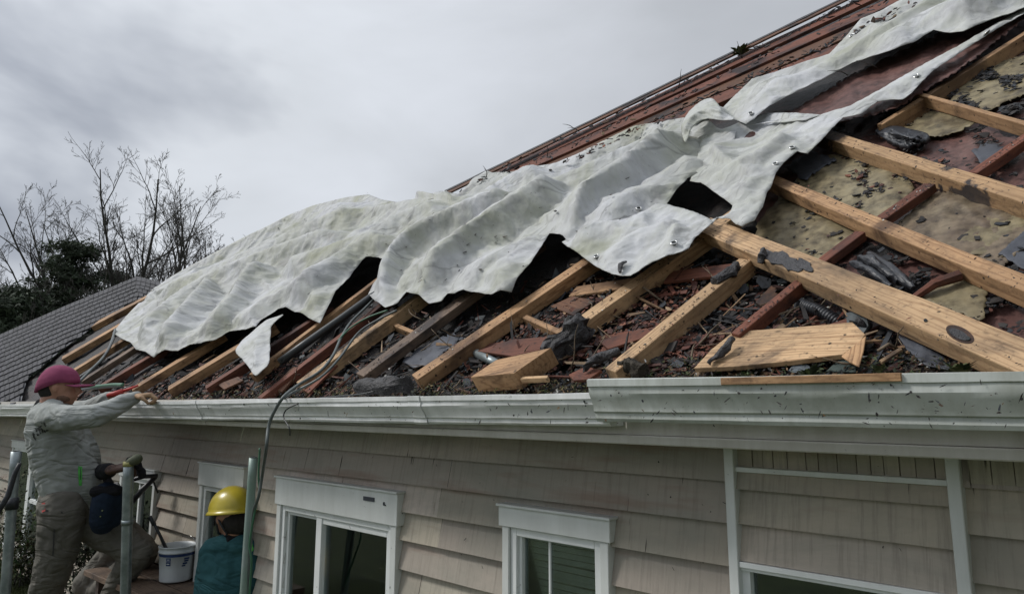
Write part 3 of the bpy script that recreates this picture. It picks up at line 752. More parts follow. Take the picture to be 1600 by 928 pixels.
# ============================================================ CLOTH: tarps are draped by a short cloth simulation over the timbers
def collider():
    cm=MB()
    for c in house.children:
        if '_wd' in c:
            L,w_,d_=[float(q) for q in c['_wd'].split()]; mt=c.matrix_basis.to_3x3(); A=c.matrix_basis.translation
            cm.obox(A,mt.col[0]*L,mt.col[1]*w_,-RN*d_)
    cm.obox(rxy(-14,-.5,-DEPTH-.05),RX*18,RU*12,RN*.04)
    co=cm.build('cloth_floor',M['wood']); co.modifiers.new('c','COLLISION'); co.collision.thickness_outer=.008; co.collision.cloth_friction=8; co.collision.use_culling=False
    return co
def drape(name,outline,k,sp_,h0,mf,mat_,frames=22,slack=.03,bend=.8,hs=1.,seed=1,parent=None,thick=.0024,sw=1.):
    O=np.array(spline(outline,k,True)); R3=roof_np(O[:,0],O[:,1],h0); v=R3-nRP; UO=np.stack([v[:,0],v@nRU],1)
    out=[]
    for a in range(len(UO)):
        p,q=UO[a],UO[(a+1)%len(UO)]; L=np.hypot(*(q-p)); n=max(1,int(L/sp_+.5))
        for m in range(n): out.append(p+(q-p)*m/n)
    UO=np.array(out); x0,y0=UO.min(0);x1,y1=UO.max(0)
    gx,gy=np.meshgrid(np.arange(x0,x1,sp_),np.arange(y0,y1,sp_*.87)); gx[1::2]+=sp_/2; gx,gy=gx.ravel(),gy.ravel()
    ins=inpoly(gx,gy,UO); gx,gy=gx[ins],gy[ins]; dd,_,_=segdist(gx,gy,np.vstack([UO,UO[:1]])); kk=dd>sp_*.6; gx,gy=gx[kk],gy[kk]
    X=np.concatenate([UO[:,0],gx]);Y=np.concatenate([UO[:,1],gy]);nb=len(UO)
    r=geometry.delaunay_2d_cdt([Vector((float(a),float(b_))) for a,b_ in zip(X,Y)],[(a,(a+1)%nb) for a in range(nb)],[],1,1e-6)
    X=np.array([q.x for q in r[0]]);Y=np.array([q.y for q in r[0]]);F=[tuple(f) for f in r[2]]
    P0=nRP[None]+np.outer(X,[1,0,0])+np.outer(Y,nRU)+nRN[None]*h0
    f_=(P0-nCAM)@nFW; px=800+FPX*((P0-nCAM)@nRT)/f_; py=464-FPX*((P0-nCAM)@nUP)/f_
    H=np.zeros(X.shape); pin=np.zeros(X.shape); rr=np.random.RandomState(seed)
    for f in mf:
        p=np.array(spline(f[0],5)); p[:,1]+=f[1]*.9*hs
        d,sg,t=segdist(px,py,p); wd=np.where(sg>0,f[3],f[2])*sw; env=np.clip(t/.12,0,1)*np.clip((1-t)/.12,0,1)*.9+.1
        H=np.maximum(H,f[1]*1.35*hs*env*np.exp(-(d/wd)**1.2)*f_/FPX)
        pin=np.maximum(pin,((d<2.0)&(rr.rand(len(X))<.55)).astype(float))
    ed,_,_=segdist(X,Y,np.vstack([UO,UO[:1]])); pin[ed<sp_*.3]=1
    H*=1-.72*np.exp(-(ed/(sp_*4.5))**2)
    H+=rr.uniform(-.0015,.0015,H.shape)
    V=P0+nRN[None]*H[:,None]
    o=from_data(name,[tuple(a) for a in V],F,mat_,None,True,uv=np.stack([X,Y],1))
    n=V
    try:
        vg=o.vertex_groups.new(name='pin'); vg.add([int(a) for a in np.where(pin>.5)[0]],1.,'REPLACE')
        co=collider(); cl=o.modifiers.new('cl','CLOTH'); s=cl.settings; s.quality=6; s.mass=.15; s.tension_stiffness=25; s.compression_stiffness=25; s.shear_stiffness=12; s.bending_stiffness=bend
        s.air_damping=1; s.tension_damping=5;s.compression_damping=5;s.shear_damping=5; s.bending_damping=.5
        s.vertex_group_mass='pin'; s.pin_stiffness=1; s.shrink_min=-slack; s.shrink_max=-slack
        cl.collision_settings.distance_min=.012; cl.collision_settings.use_self_collision=False
        cl.point_cache.frame_start=1; cl.point_cache.frame_end=frames
        for fr in range(1,frames+1): SC.frame_set(fr)
        ev=o.evaluated_get(bpy.context.evaluated_depsgraph_get()); c=np.empty(len(V)*3,dtype=np.float32); ev.data.vertices.foreach_get('co',c)
        o.modifiers.remove(cl); bpy.data.objects.remove(co); SC.frame_set(1)
        if np.isfinite(c).all():
            o.data.vertices.foreach_set('co',c); o.data.update(); n=c.reshape(-1,3)+np.array(o.location)[None]
    except Exception as ex: print('drape',ex)
    o.vertex_groups.clear()
    bmx=bmesh.new(); bmx.from_mesh(o.data); s_=sum((f.normal.dot(RN)*f.calc_area()) for f in bmx.faces)
    if s_<0: bmesh.ops.reverse_faces(bmx,faces=bmx.faces)
    bmx.to_mesh(o.data); bmx.free()
    m=o.modifiers.new('s','SOLIDIFY'); m.thickness=thick; m.offset=-1
    f_=(n-nCAM)@nFW; px=800+FPX*((n-nCAM)@nRT)/f_; py=464-FPX*((n-nCAM)@nUP)/f_
    def pos(x,y): return Vector(n[int(np.argmin((px-x)**2+(py-y)**2))])
    print('DRAPE',name,len(V))
    return o,pos
beam('rake_board',(696,304),(1420,-47),5,3,'wood_dark',h=.05,label='black edged board along the upper roof edge')
beam('drip_edge',(694,300),(1425,-54),2.2,.8,None or 'wood_grey',h=.055,label='dark metal edging strip')
bpy.data.objects[[o.name for o in house.children if o.name.startswith('drip_edge')][0]].data.materials[0]=M['char']
beam('rafter',(735,297),(1420,-27),11,6,'wood_red',h=.0,label='highest red brown rafter under the roof edge')
beam('rafter',(770,290),(1420,-5),11,9,'wood_red',h=.0)
beam('rafter',(800,285),(1440,8),12,10,'wood_dark',h=-.02)
beam('rafter',(880,262),(1470,16),14,13,'wood_red',h=-.02)

# ============================================================ SHEETS ON THE DECK
def tw(o,label,cat,group=None): return tag(o,label,cat,group)
def deckh(k=0.): return -DEPTH+.02+k
def patch(name,pts,m,h,label,cat,rid=6,seed=1,fold=(),jit=2.4,step=4.,sp=False,group=None):
    o,_=sheet(name,pts,h,M[m],None,step,fold,[],cru=[(70,26,-.6,rid*1.1,3),(30,14,.5,rid*.5,9),(12,6,-.5,rid*.2,9)],seed=seed,thick=.002,jit=jit,sp=sp,k=3)
    return tw(o,label,cat,group)
patch('red_membrane',[(1210,640),(1170,560),(1240,440),(1180,380),(1150,250),(1290,185),(1440,100),(1600,20),(1700,60),(1700,600)],'membrane',deckh(),'wet red brown membrane spread under the crossing timbers at right','membrane',5,2)
patch('red_membrane',[(1100,210),(1160,196),(1240,172),(1330,118),(1430,70),(1520,30),(1600,-10),(1640,0),(1500,110),(1400,170),(1300,195),(1200,215),(1120,225)],'membrane',.012,'red brown membrane showing in the slit between the two right tarp strips','membrane',7,5)
patch('felt_paper',[(1150,420),(1180,345),(1222,296),(1278,246),(1330,238),(1402,268),(1425,296),(1360,352),(1310,402),(1230,432)],'paper',deckh(.022),'crumpled yellow felt paper between the second and third crossing timbers','felt paper',6,7)
patch('felt_paper',[(1400,205),(1452,172),(1530,190),(1464,216),(1432,208)],'paper',deckh(.024),'small yellow paper sheet behind the black plastic bag','felt paper',4,8)
patch('felt_paper',[(1480,160),(1500,128),(1560,98),(1640,70),(1660,120),(1590,150),(1540,172)],'paper',deckh(.026),'torn yellow paper at the top right littered with black flakes','felt paper',4,9)
patch('felt_paper',[(1530,345),(1560,318),(1640,330),(1640,375),(1600,362),(1560,405),(1500,400),(1490,375)],'paper',deckh(.026),'yellow paper beside the blue black felt at the right edge','felt paper',5,10)
patch('felt_paper',[(1378,368),(1448,300),(1530,304),(1640,352),(1600,380),(1560,422),(1500,412),(1430,398)],'brownpaper',deckh(.028),'wrinkled brown paper beside the yellow paper at right','felt paper',6,21)
patch('felt_paper',[(1425,466),(1490,432),(1538,444),(1530,505),(1470,485)],'paper',deckh(.03),'yellow paper corner poking out behind the widest timber','felt paper',4,12)
patch('roofing_felt',[(1555,400),(1600,358),(1660,360),(1660,440),(1600,425)],'felt',deckh(.03),'blue black felt piece at the right edge between two crossing timbers','roofing felt',4,13)
patch('roofing_felt',[(1220,262),(1260,236),(1300,250),(1250,282)],'felt',deckh(.03),'dark felt scrap in the gap below the third crossing timber','roofing felt',4,14)
patch('roofing_felt',[(1512,236),(1540,222),(1575,232),(1560,262),(1528,258)],'felt',deckh(.03),'blue black scorched felt below the upper crossing timber','roofing felt',4,15)
patch('roofing_felt',[(622,566),(650,543),(700,523),(716,528),(660,574),(640,578)],'felt',deckh(.035),'dark blue felt sheet lying between the grey rafter and its right neighbour','roofing felt',4,16)
patch('roofing_felt',[(1398,525),(1428,535),(1470,560),(1490,584),(1440,572),(1412,548)],'felt',-.03,'curled dark felt tongue under the widest timber near the gutter','roofing felt',6,17,jit=.4)
patch('shingle_scrap',[(1226,582),(1244,562),(1262,576),(1256,588)],'greyslab',-.03,'pale grey shingle piece behind the near gutter lip','shingle',1,18,jit=.3)
patch('shingle_scrap',[(1286,582),(1308,562),(1334,566),(1332,584)],'greenslab',-.03,'green grey shingle piece beside the small triangular board','shingle',1,19,jit=.3)

# ============================================================ TARPS
def tarp_mat():
    m,t,b=mat('dirty_tarpaulin'); v=coords(t,'UV',rnd=False)
    big=noi(t,v,1.5,5,.6,.5)
    c=ramp(t,big,[(.32,(.31,.32,.24)),(.47,(.48,.49,.465)),(.62,(.56,.57,.585))])
    pat=noi(t,nd(t,'ShaderNodeMapping',{'Vector':v,'Scale':(2.2,.9,1)}).outputs[0],2.6,6,.68,.7)
    c=mixc(t,ramp(t,pat,[(.48,0.),(.7,.5)]),c,(.46,.475,.37))
    pat2=noi(t,nd(t,'ShaderNodeMapping',{'Vector':v,'Location':(5,2,1)}).outputs[0],5.,6,.7,.5)
    c=mixc(t,ramp(t,pat2,[(.50,0.),(.70,.55)]),c,(.27,.265,.28))
    ve=nd(t,'ShaderNodeTexVoronoi',{'Vector':nd(t,'ShaderNodeMapping',{'Vector':nd(t,'ShaderNodeMapping',{'Vector':v,'Rotation':(0,0,-.9)}).outputs[0],'Scale':(4,11,1)}).outputs[0],'Scale':1.},feature='DISTANCE_TO_EDGE').outputs['Distance']
    k_=nd(t,'ShaderNodeMath',{0:ramp(t,ve,[(.01,.5),(.05,0.)]),1:ramp(t,noi(t,v,4.,3),[(.48,0.),(.6,1.)])},operation='MULTIPLY').outputs[0]; c=mixc(t,k_,c,(.2,.2,.19))  # wrinkle shading put into the colour as thin darker lines
    sp=noi(t,v,95.,3,.7); c=mixc(t,ramp(t,sp,[(.655,0.),(.72,.75)]),c,(.09,.08,.07))
    t.links.new(c,b.inputs['Base Color']); b.inputs['Roughness'].default_value=.62; b.inputs['Specular IOR Level'].default_value=.25
    n=None
    wrp=nd(t,'ShaderNodeVectorMath',{0:v,1:nd(t,'ShaderNodeVectorMath',{0:nd(t,'ShaderNodeTexNoise',{'Vector':v,'Scale':3.,'Detail':2.}).outputs['Color'],'Scale':.22},operation='SCALE').outputs[0]},operation='ADD').outputs[0]
    for (sc_,st_,di,ro_) in (((1.6,3.2,1),.35,.03,-.4),((6,10,1),.5,.016,-1.9),((15,22,1),.6,.008,-.5),((34,52,1),.5,.003,-1.3)):
        mpn=nd(t,'ShaderNodeMapping',{'Vector':nd(t,'ShaderNodeMapping',{'Vector':wrp,'Rotation':(0,0,ro_)}).outputs[0],'Scale':sc_}).outputs[0]
        vv=nd(t,'ShaderNodeTexVoronoi',{'Vector':mpn,'Scale':1.}).outputs['Distance']
        n=bump(t,b,vv,st_,di,n)
    w2_=noi(t,v,420.,2,.5); bump(t,b,w2_,.12,.001,n)
    tl=nd(t,'ShaderNodeBsdfTranslucent',{'Color':c}); ms=nd(t,'ShaderNodeMixShader',{0:.10,1:b.outputs[0],2:tl.outputs[0]})
    t.links.new(ms.outputs[0],t.nodes['Material Output'].inputs[0]); return m
M['tarp']=tarp_mat()
ROT=-.62
main_out=[(176,520),(198,493),(235,456),(262,437),(300,415),(342,392),(382,371),(420,353),(455,335),(490,322),(515,316),(545,309),(576,304),(596,312),(628,318),(655,308),(690,299),(716,304),(735,286),(762,270),(800,270),(832,263),(868,255),(905,240),(940,222),(990,198),(1030,192),(1060,186),(1098,178),(1120,200),(1150,205),(1140,250),(1100,270),(1076,284),(1060,300),(1042,320),(1066,326),(1090,340),(1060,380),(1010,395),(960,392),(925,378),
 (905,395),(880,378),(862,372),(852,392),(834,425),(812,452),(803,464),(775,470),(742,458),(727,458),(712,462),(700,460),(690,470),(672,476),(655,468),(637,460),(622,474),(603,482),(590,476),(577,462),(585,448),(600,430),(606,412),(595,408),(578,412),(555,432),(530,460),(512,485),(500,505),(485,500),(470,493),(452,490),(440,492),(430,500),(415,508),(407,520),(392,523),(362,522),(356,525),(340,536),(320,544),(300,542),(292,546),(270,553),(258,556),(243,562),(228,550),(214,548),(205,536),(192,530)]
mf=[  # polyline, height px, width on upper left side, width on lower right side
 ([(240,460),(330,425),(420,385),(500,340),(580,306)],7,22,9),
 ([(250,500),(331,440),(400,405),(473,365),(590,312)],9,26,8),
 ([(205,535),(247,500),(300,458),(360,425),(480,378),(560,350)],10,22,8),
 ([(243,556),(289,500),(330,455),(354,422)],12,20,7),
 ([(275,550),(340,506),(380,465),(402,428),(440,400)],12,20,8),
 ([(320,545),(380,505),(441,467),(505,428),(602,367),(640,352)],15,26,8),
 ([(400,520),(470,480),(531,440),(590,400),(650,370)],10,22,9),
 ([(441,417),(500,400),(565,378),(597,364),(640,340),(720,310)],11,24,16),
 ([(560,330),(640,318),(700,312)],5,10,6),
 ([(583,460),(610,425),(635,388),(680,355),(760,320),(830,290)],16,26,7),
 ([(640,462),(675,419),(737,372),(800,330),(840,304),(900,262)],17,30,8),
 ([(700,462),(745,425),(800,392),(866,359),(880,345)],9,20,7),
 ([(742,458),(800,418),(834,390),(866,359),(900,330),(947,290),(1000,255),(1050,215),(1092,183)],20,34,8),
 ([(690,345),(740,318),(818,272),(860,256)],7,20,12),
 ([(780,330),(860,292),(930,262),(1010,225),(1060,200)],9,22,10),
 ([(930,330),(1000,300),(1070,262),(1105,235)],10,22,10),
 ([(880,378),(930,345),(990,310),(1040,280),(1080,262)],12,24,10),
 ([(600,410),(620,396),(650,400),(690,430)],6,8,10),
 ([(410,435),(450,470),(480,500)],4,10,6),
 ([(700,345),(740,365),(780,385),(810,400)],4,10,5),
 ([(650,300),(690,306),(720,306)],7,9,4),
]
main_t,mpos=drape('tarp',main_out,1,.026,.045,mf,M['tarp'],20,.045,.12,2.3)
tw(main_t,'large dirty white tarp draped over the left rafters up to the roof edge','tarp')
# centre flap lying over the main sheet, with eyelets
cf_out=[(878,378),(905,368),(940,352),(985,345),(1012,330),(1024,318),(1052,322),(1085,331),(1112,344),(1108,352),(1085,372),(1076,388),(1060,396),(1030,408),(1003,420),(985,430),(966,430),(945,424),(925,412),(905,398)]
cf=[([(884,380),(930,350),(985,330),(1020,314)],10,8,20),([(1000,420),(1040,395),(1066,340)],7,16,12),([(940,415),(990,370),(1060,345)],7,16,12),([(985,375),(1030,360),(1062,338)],6,6,10)]
cflap,cpos=drape('tarp',cf_out,2,.014,.07,cf,M['tarp'],20,.03,.12,1.7)
tw(cflap,'centre tarp flap with two eyelets ending above the charred rafter','tarp')
# twisted fold falling from the upper strip
df_out=[(1078,283),(1086,262),(1092,236),(1098,214),(1112,206),(1140,198),(1170,184),(1200,177),(1240,176),(1290,180),(1340,172),(1372,158),(1345,178),(1317,184),(1300,200),(1286,216),(1262,240),(1247,240),(1228,256),(1213,272),(1206,290),(1199,306),(1193,326),(1180,346),(1160,356),(1150,351),(1142,344),(1120,340),(1112,352),(1108,344),(1140,335),(1145,322),(1130,310),(1112,298),(1095,286)]
df=[([(1095,280),(1140,262),(1190,240),(1240,200)],9,16,12),([(1130,300),(1170,285),(1215,250),(1260,215)],8,16,10),([(1150,340),(1180,320),(1200,280)],8,10,14),([(1110,215),(1130,240),(1160,260),(1200,262)],8,14,10),([(1130,330),(1160,325),(1185,300)],6,9,7),([(1178,300),(1165,270),(1168,240)],6,10,7)]
dflap,dpos=drape('tarp',df_out,1,.019,.06,df,M['tarp'],20,.035,.2,1.8)
tw(dflap,'hanging tarp piece with two eyelets beside the dark triangular hole','tarp')
# upper strip
us_out=[(1052,194),(1075,188),(1098,170),(1115,164),(1130,168),(1150,148),(1175,124),(1210,114),(1262,96),(1296,86),(1320,60),(1345,30),(1375,18),(1400,4),(1440,-16),(1560,-60),(1680,-60),(1660,0),(1600,12),(1566,28),(1535,43),(1507,57),(1484,56),(1461,58),(1430,76),(1400,88),(1366,96),(1333,105),(1292,128),(1255,147),(1225,164),(1197,178),(1180,190),(1166,196),(1150,188),(1131,184),(1108,182),(1080,190)]
uf=[([(1160,180),(1230,140),(1300,110),(1400,60),(1520,0),(1600,-30)],16,26,10),([(1180,140),(1260,118),(1330,80),(1420,30),(1500,-20)],11,20,9),([(1190,178),(1260,140),(1340,98),(1420,72),(1500,40),(1590,5)],12,18,6),([(1300,100),(1370,60),(1450,20)],8,14,8),([(1200,122),(1250,140),(1300,120)],4,8,6),([(1340,40),(1400,45),(1460,20),(1540,-20)],8,14,9)]
ustrip,upos=drape('tarp',us_out,1,.028,.07,uf,M['tarp'],18,.04,.15,2.)
tw(ustrip,'upper right tarp strip running off the top of the picture','tarp')
# cuff folded over on the crest
cu_out=[(1078,206),(1084,188),(1096,172),(1112,160),(1124,158),(1134,166),(1146,180),(1160,190),(1140,192),(1120,190),(1104,196),(1092,212),(1084,226)]
cuff,_=sheet('tarp_fold',cu_out,.13,M['tarp'],None,2.,[([(1084,215),(1096,190),(1120,176),(1150,184)],9,9,12)],[(20,10,.4,2,74)],k=4,seed=16,thick=.0026)
mw=cuff.matrix_basis.translation.copy(); cuff.parent=ustrip; cuff.location=mw-ustrip.location
# lower strip
ls_out=[(1168,196),(1200,192),(1260,190),(1330,168),(1380,140),(1440,104),(1500,72),(1560,36),(1600,14),(1660,-10),(1660,8),(1600,22),(1558,47),(1520,72),(1488,94),(1460,112),(1441,128),(1424,146),(1410,156),(1392,156),(1372,160),(1345,172),(1317,184),(1280,184),(1240,184),(1200,190)]
lf=[([(1220,188),(1330,160),(1420,118),(1500,80),(1600,20)],8,14,10),([(1300,176),(1400,140),(1480,92)],5,10,6)]
lstrip,lpos=drape('tarp',ls_out,1,.020,.05,lf,M['tarp'],20,.03,.3,1.2)
tw(lstrip,'narrow lower right tarp strip with two eyelets along its edge','tarp')
# small corner hanging at the left
sm_out=[(430,500),(445,494),(456,491),(443,503),(438,520),(438,545),(437,566),(426,578),(416,585),(408,574),(395,560),(383,546),(395,530),(412,516)]
smt,_=sheet('tarp',sm_out,.10,M['tarp'],None,2.,[([(436,497),(420,530),(418,575)],5,10,8),([(395,545),(412,535),(432,530)],3,7,6)],[],cru=[(130,34,ROT,3,3),(62,20,ROT-.25,4,7),(30,13,ROT+.5,3,13),(14,7,ROT,1.2,17)],k=3,seed=20,thick=.003)
tw(smt,'small yellowed tarp corner hanging between two rafters at the left','tarp')
def eyelet(x,y,pos,par,r=.0112):
    P=pos(x,y); e=1.5; A=pos(x+7,y);B=pos(x,y+7); nn=(A-P).cross(B-P)
    nn=nn.normalized() if nn.length>1e-6 else RN
    if nn.dot(RN)<0: nn=-nn
    nn=(nn+RN).normalized(); d=(P-CAM).length; r=r*max(1,d/3.2)
    u=nn.orthogonal().normalized(); v=nn.cross(u); V=[];F=[]; n=20;k=6
    for i in range(n):
        a=2*pi*i/n; c=P+nn*.006+(u*math.cos(a)+v*math.sin(a))*r
        for j in range(k):
            b_=2*pi*j/k; V.append(c+(u*math.cos(a)+v*math.sin(a))*r*.27*math.cos(b_)+nn*r*.22*math.sin(b_))
    for i in range(n):
        for j in range(k): F.append((i*k+j,((i+1)%n)*k+j,((i+1)%n)*k+(j+1)%k,i*k+(j+1)%k))
    from_data('eyelet',V,F,M['grommet'],par,True)
    q=MB(); ring=[P+nn*.0045+(u*math.cos(2*pi*i/14)+v*math.sin(2*pi*i/14))*r*.8 for i in range(14)]; q.add(ring,[tuple(range(14))]); q.build('eyelet_hole',M['dark'],par)
for x,y in ((931,402),(1055,382)): eyelet(x,y,cpos,cflap)
eyelet(1001,327,mpos,main_t)
for x,y in ((1213,256),(1237,234)): eyelet(x,y,dpos,dflap)
for x,y in ((1431,119),(1543,53)): eyelet(x,y,lpos,lstrip)
for x,y in ((1331,58),(1173,180)): eyelet(x,y,upos,ustrip,.011)

# ============================================================ LOOSE BOARDS
def slab(name,pts,h,th,m,label,cat,group=None,dh=None,axis=None):
    top=[roof(x,y,h if dh is None else dh[i]) for i,(x,y) in enumerate(pts)]
    bot=[p-RN*th for p in top]; n=len(pts); c=sum(top,Vector())/n
    a=max(((top[(i+1)%n]-top[i]) for i in range(n)),key=lambda v:v.length).normalized(); s=RN.cross(a).normalized(); nz=a.cross(s)
    mt=Matrix(((a.x,s.x,nz.x,c.x),(a.y,s.y,nz.y,c.y),(a.z,s.z,nz.z,c.z),(0,0,0,1))); inv=mt.inverted()
    V=[inv@p for p in top+bot]; F=[tuple(range(n)),tuple(range(n,2*n))[::-1]]+[(i,i+n,(i+1)%n+n,(i+1)%n) for i in range(n)]
    bm=bmesh.new(); vs=[bm.verts.new(v) for v in V]
    for f in F: bm.faces.new([vs[i] for i in f])
    bmesh.ops.recalc_face_normals(bm,faces=bm.faces); me=bpy.data.meshes.new(name); bm.to_mesh(me); bm.free(); me.materials.append(M[m])
    o=bpy.data.objects.new(name,me); link(o); o.matrix_basis=mt
    b_=o.modifiers.new('b','BEVEL'); b_.width=.002; b_.segments=2
    return tag(o,label,cat,group)
slab('wooden_board',[(1084,575),(1112,545),(1146,518),(1240,511),(1332,503),(1352,522),(1344,534),(1318,553),(1240,563),(1150,572)],-.012,.016,'wood_pale','flat pale board with knots lying above the near gutter','board')
slab('wood_offcut',[(1314,556),(1334,540),(1353,524),(1349,548),(1342,572),(1328,565)],-.004,.006,'wood','small triangular wood offcut at the right end of the flat board','offcut')
def block(name,P,a,s,L,w_,d,m,label,cat,seed,ragged=(0,0),parent=None):
    a=a.normalized(); s=(s-a*s.dot(a)).normalized(); nz=a.cross(s)
    me=beam_mesh(L,w_,d,seed,.003,ragged=ragged)
    me.materials.append(M[m]); o=bpy.data.objects.new(name,me); place(o,P,a,s,nz,parent)
    b_=o.modifiers.new('b','BEVEL'); b_.width=.003; b_.segments=2; b_.limit_method='ANGLE'; b_.angle_limit=R(45)
    return tag(o,label,cat)
# broken end of the charred rafter
def quadblock(name,front,back,h,th,m,label,cat,hb=None):
    """front/back: lists of two px points of the top face"""
    pts=[front[0],front[1],back[1],back[0]]; return slab(name,pts,h,th,m,label,cat,dh=[h,h,hb or h,hb or h])
quadblock('timber_block',[(735,589),(803,583)],[(775,562),(861,543)],.035,.07,'wood','sawn orange timber block resting behind the gutter lip','timber block')
quadblock('wood_offcut',[(812,592),(855,590)],[(816,588),(856,586)],.01,.02,'wood_pale','small yellow offcut leaning against the orange timber block','offcut')
# charred lump at the end of the burnt rafter
def lump(name,pts,rad,m,label=None,cat=None,seed=1,amp=.5,parent=None,n=14,sc=14):
    mb=MB(); mb.tube([Vector(p) for p in pts],rad,n); o=mb.build(name,M[m],parent,True)
    me=o.data; bm=bmesh.new(); bm.from_mesh(me); bmesh.ops.subdivide_edges(bm,edges=bm.edges,cuts=3,use_grid_fill=True)
    r=max(rad) if isinstance(rad,(list,tuple)) else rad
    for v in bm.verts:
        q=v.co*sc+Vector((seed,seed*2,0)); v.co+=Vector((noise.noise(q),noise.noise(q+Vector((7,0,0))),noise.noise(q+Vector((0,7,0)))))*r*amp; q=q*3.3; v.co+=Vector((noise.noise(q),noise.noise(q+Vector((7,0,0))),noise.noise(q+Vector((0,7,0)))))*r*amp*.55
    bmesh.ops.triangulate(bm,faces=bm.faces); bm.to_mesh(me); bm.free(); me.polygons.foreach_set('use_smooth',[False]*len(me.polygons))
    if label: tag(o,label,cat)
    return o
lump('charred_rafter_end',[roof(912,508,.0),roof(893,522,.0),roof(868,545,-.015),roof(852,560,-.03)],[.042,.046,.04,.032],'char','black charred end of the broken rafter above the orange block','charred timber',3,.75)
lump('charred_crust',[roof(1158,412,.008),roof(1140,426,.010),roof(1118,440,.008)],[.014,.020,.012],'char','charred crust on top of the pale rafter with red stained top','charred timber',4,.8)
lump('charred_crust',[roof(1190,388,.05),roof(1188,400,.04),roof(1187,412,.02)],[.010,.014,.008],'char','small black lump stuck on the edge of the widest timber','charred timber',5,.8)
lump('charred_stick',[roof(1105,571,-.0),roof(1122,556,.005),roof(1138,543,.01),roof(1150,530,.01)],[.008,.012,.013,.008],'char','charred stick crossing the left end of the flat board','charred stick',6,.9)
lump('charred_log',[roof(560,606,.03),roof(595,603,.03),roof(636,600,.03)],[.028,.036,.030],'char','short charred log lying just above the gutter','charred log',7,.6)
lump('charred_stick',[roof(912,576,-.0),roof(932,564,.0),roof(955,552,.0),roof(966,548,.0)],[.010,.018,.016,.008],'char','charred stick lying left of the pale rafter foot','charred stick',8,.9)
lump('charred_lump',[roof(1345,492,-.06),roof(1352,505,-.06),roof(1348,518,-.06)],[.012,.02,.012],'char','burnt lump at the right tip of the flat board','charred timber',9,.9)
lump('mossy_end',[roof(960,574,-.01),roof(985,575,-.02),roof(1005,583,-.03)],[.014,.028,.018],'soil','mossy rotten clump covering the foot of the pale rafter','rotten wood',10,.8)
lump('tarp_debris',[cpos(968,428)+RN*.01,cpos(975,418)+RN*.014,cpos(985,414)+RN*.012],[.004,.011,.004],'char','burnt scrap caught on the lower edge of the centre tarp flap','scrap',11,1.)
# lath lying on the near gutter lip
lp0=wall(1140,590,-.028); lp1=wall(1412,590,-.028); lz=wall(1300,585,-.028).z
la=MB(); la.box((wall(1130,590,-.03).x,-.046,wall(1412,582,-.046).z-.0175),(wall(1408,590,-.046).x,-.012,wall(1412,582,-.046).z)); lo_=la.build('wooden_lath',M['wood'],bevel=.0012)
tag(lo_,'narrow orange lath lying along the near gutter lip','lath')
# black plastic bag, bundle, corrugated pipe, conduit
bag_,_=sheet('plastic_bag',[(1364,205),(1375,198),(1400,197),(1420,202),(1444,208),(1447,216),(1432,225),(1412,229),(1392,221),(1372,214)],-.045,M['black'],None,2.5,[([(1370,205),(1400,210),(1440,222)],6,6,6),([(1385,200),(1420,214),(1440,212)],5,5,5)],[(20,8,.3,5,91)],k=3,seed=31,thick=.02)
tw(bag_,'crumpled black plastic bag between the second and third crossing timbers from the top','plastic bag')
for i,(a,b_,r,l) in enumerate([((1345,402),(1405,440),.017,'thick black strip on top of the bundle behind the widest timber'),((1330,410),(1392,448),.012,'thinner black strip at the lower left of the black bundle'),((1358,398),(1428,450),.014,'long black strip at the right of the black bundle')]):
    p0=roof(*a,-.03-.01*i);p1=roof(*b_,-.045); mid=(p0+p1)/2+RN*.012
    lump('rubber_strip',[p0,p0*.6+mid*.4,mid,p1*.6+mid*.4,p1],[r*.7,r,r*.9,r,r*.6],'black',l,'rubber strip',20+i,.45,sc=22)
def corr(name,p0,p1,r,m,label,cat):
    n=60; pts=[p0.lerp(p1,i/n)+RN*.01*math.sin(i/n*3) for i in range(n+1)]; mb=MB(); mb.tube(pts,[r*(1+.09*math.sin(i*1.6)) for i in range(n+1)],16,False)
    ri=[p0+(p-p0) for p in pts]; mb.tube(pts,[r*.8]*(n+1),16,False); o=mb.build(name,M[m],None,True); return tag(o,label,cat)
corr('corrugated_hose',roof(1256,477,-.04),roof(1312,506,-.07),.018,'black','black corrugated hose with open end above the flat board','hose')
mb=MB(); pts=[roof(745,552,-.05),roof(765,562,-.05),roof(779,570,-.05)]; mb.tube(pts,.018,16); tag(mb.build('pipe_stub',M['pipe'],None,True),'short grey metal pipe stub left of the orange timber block','pipe')
mb=MB(); P=[roof(437,566,.03),roof(480,535,.03),roof(530,500,.035),roof(580,464,.04),roof(620,440,.02)]
mb.tube(P,.022,14); tag(mb.build('conduit',M['cable'],None,True),'thick black conduit running up under the tarp','conduit')
# slotted hole and burn scab on the widest timber, built as thin dark inlays
wt=[o for o in house.children if o.get('label','').startswith('widest')][0]
def on_timber(pts,h,m,name,seed=0):
    top=[roof(x,y,.03+h)+RN*.0 for x,y in pts]; mb=MB(); n=len(top); mb.add(top+[p-RN*(h+.004) for p in top],[tuple(range(n))]+[(i,i+n,(i+1)%n+n,(i+1)%n) for i in range(n)])
    o=mb.build(name,M[m]); mw=o.matrix_basis.translation.copy()
    me=o.data; me.transform(wt.matrix_basis.inverted()@Matrix.Translation(mw)); o.matrix_basis=Matrix(); o.parent=wt; return o
def oval(cx,cy,rx,ry,ang,n=20,seed=0,j=.0):
    rr=random.Random(seed); out=[]
    for i in range(n):
        a=2*pi*i/n; q=1+rr.uniform(-j,j); x=rx*math.cos(a)*q; y=ry*math.sin(a)*q; out.append((cx+x*math.cos(ang)-y*math.sin(ang),cy+x*math.sin(ang)+y*math.cos(ang)))
    return out
on_timber(oval(1500,522,24,11,.46),.0015,'wood_dark','knot_ring')
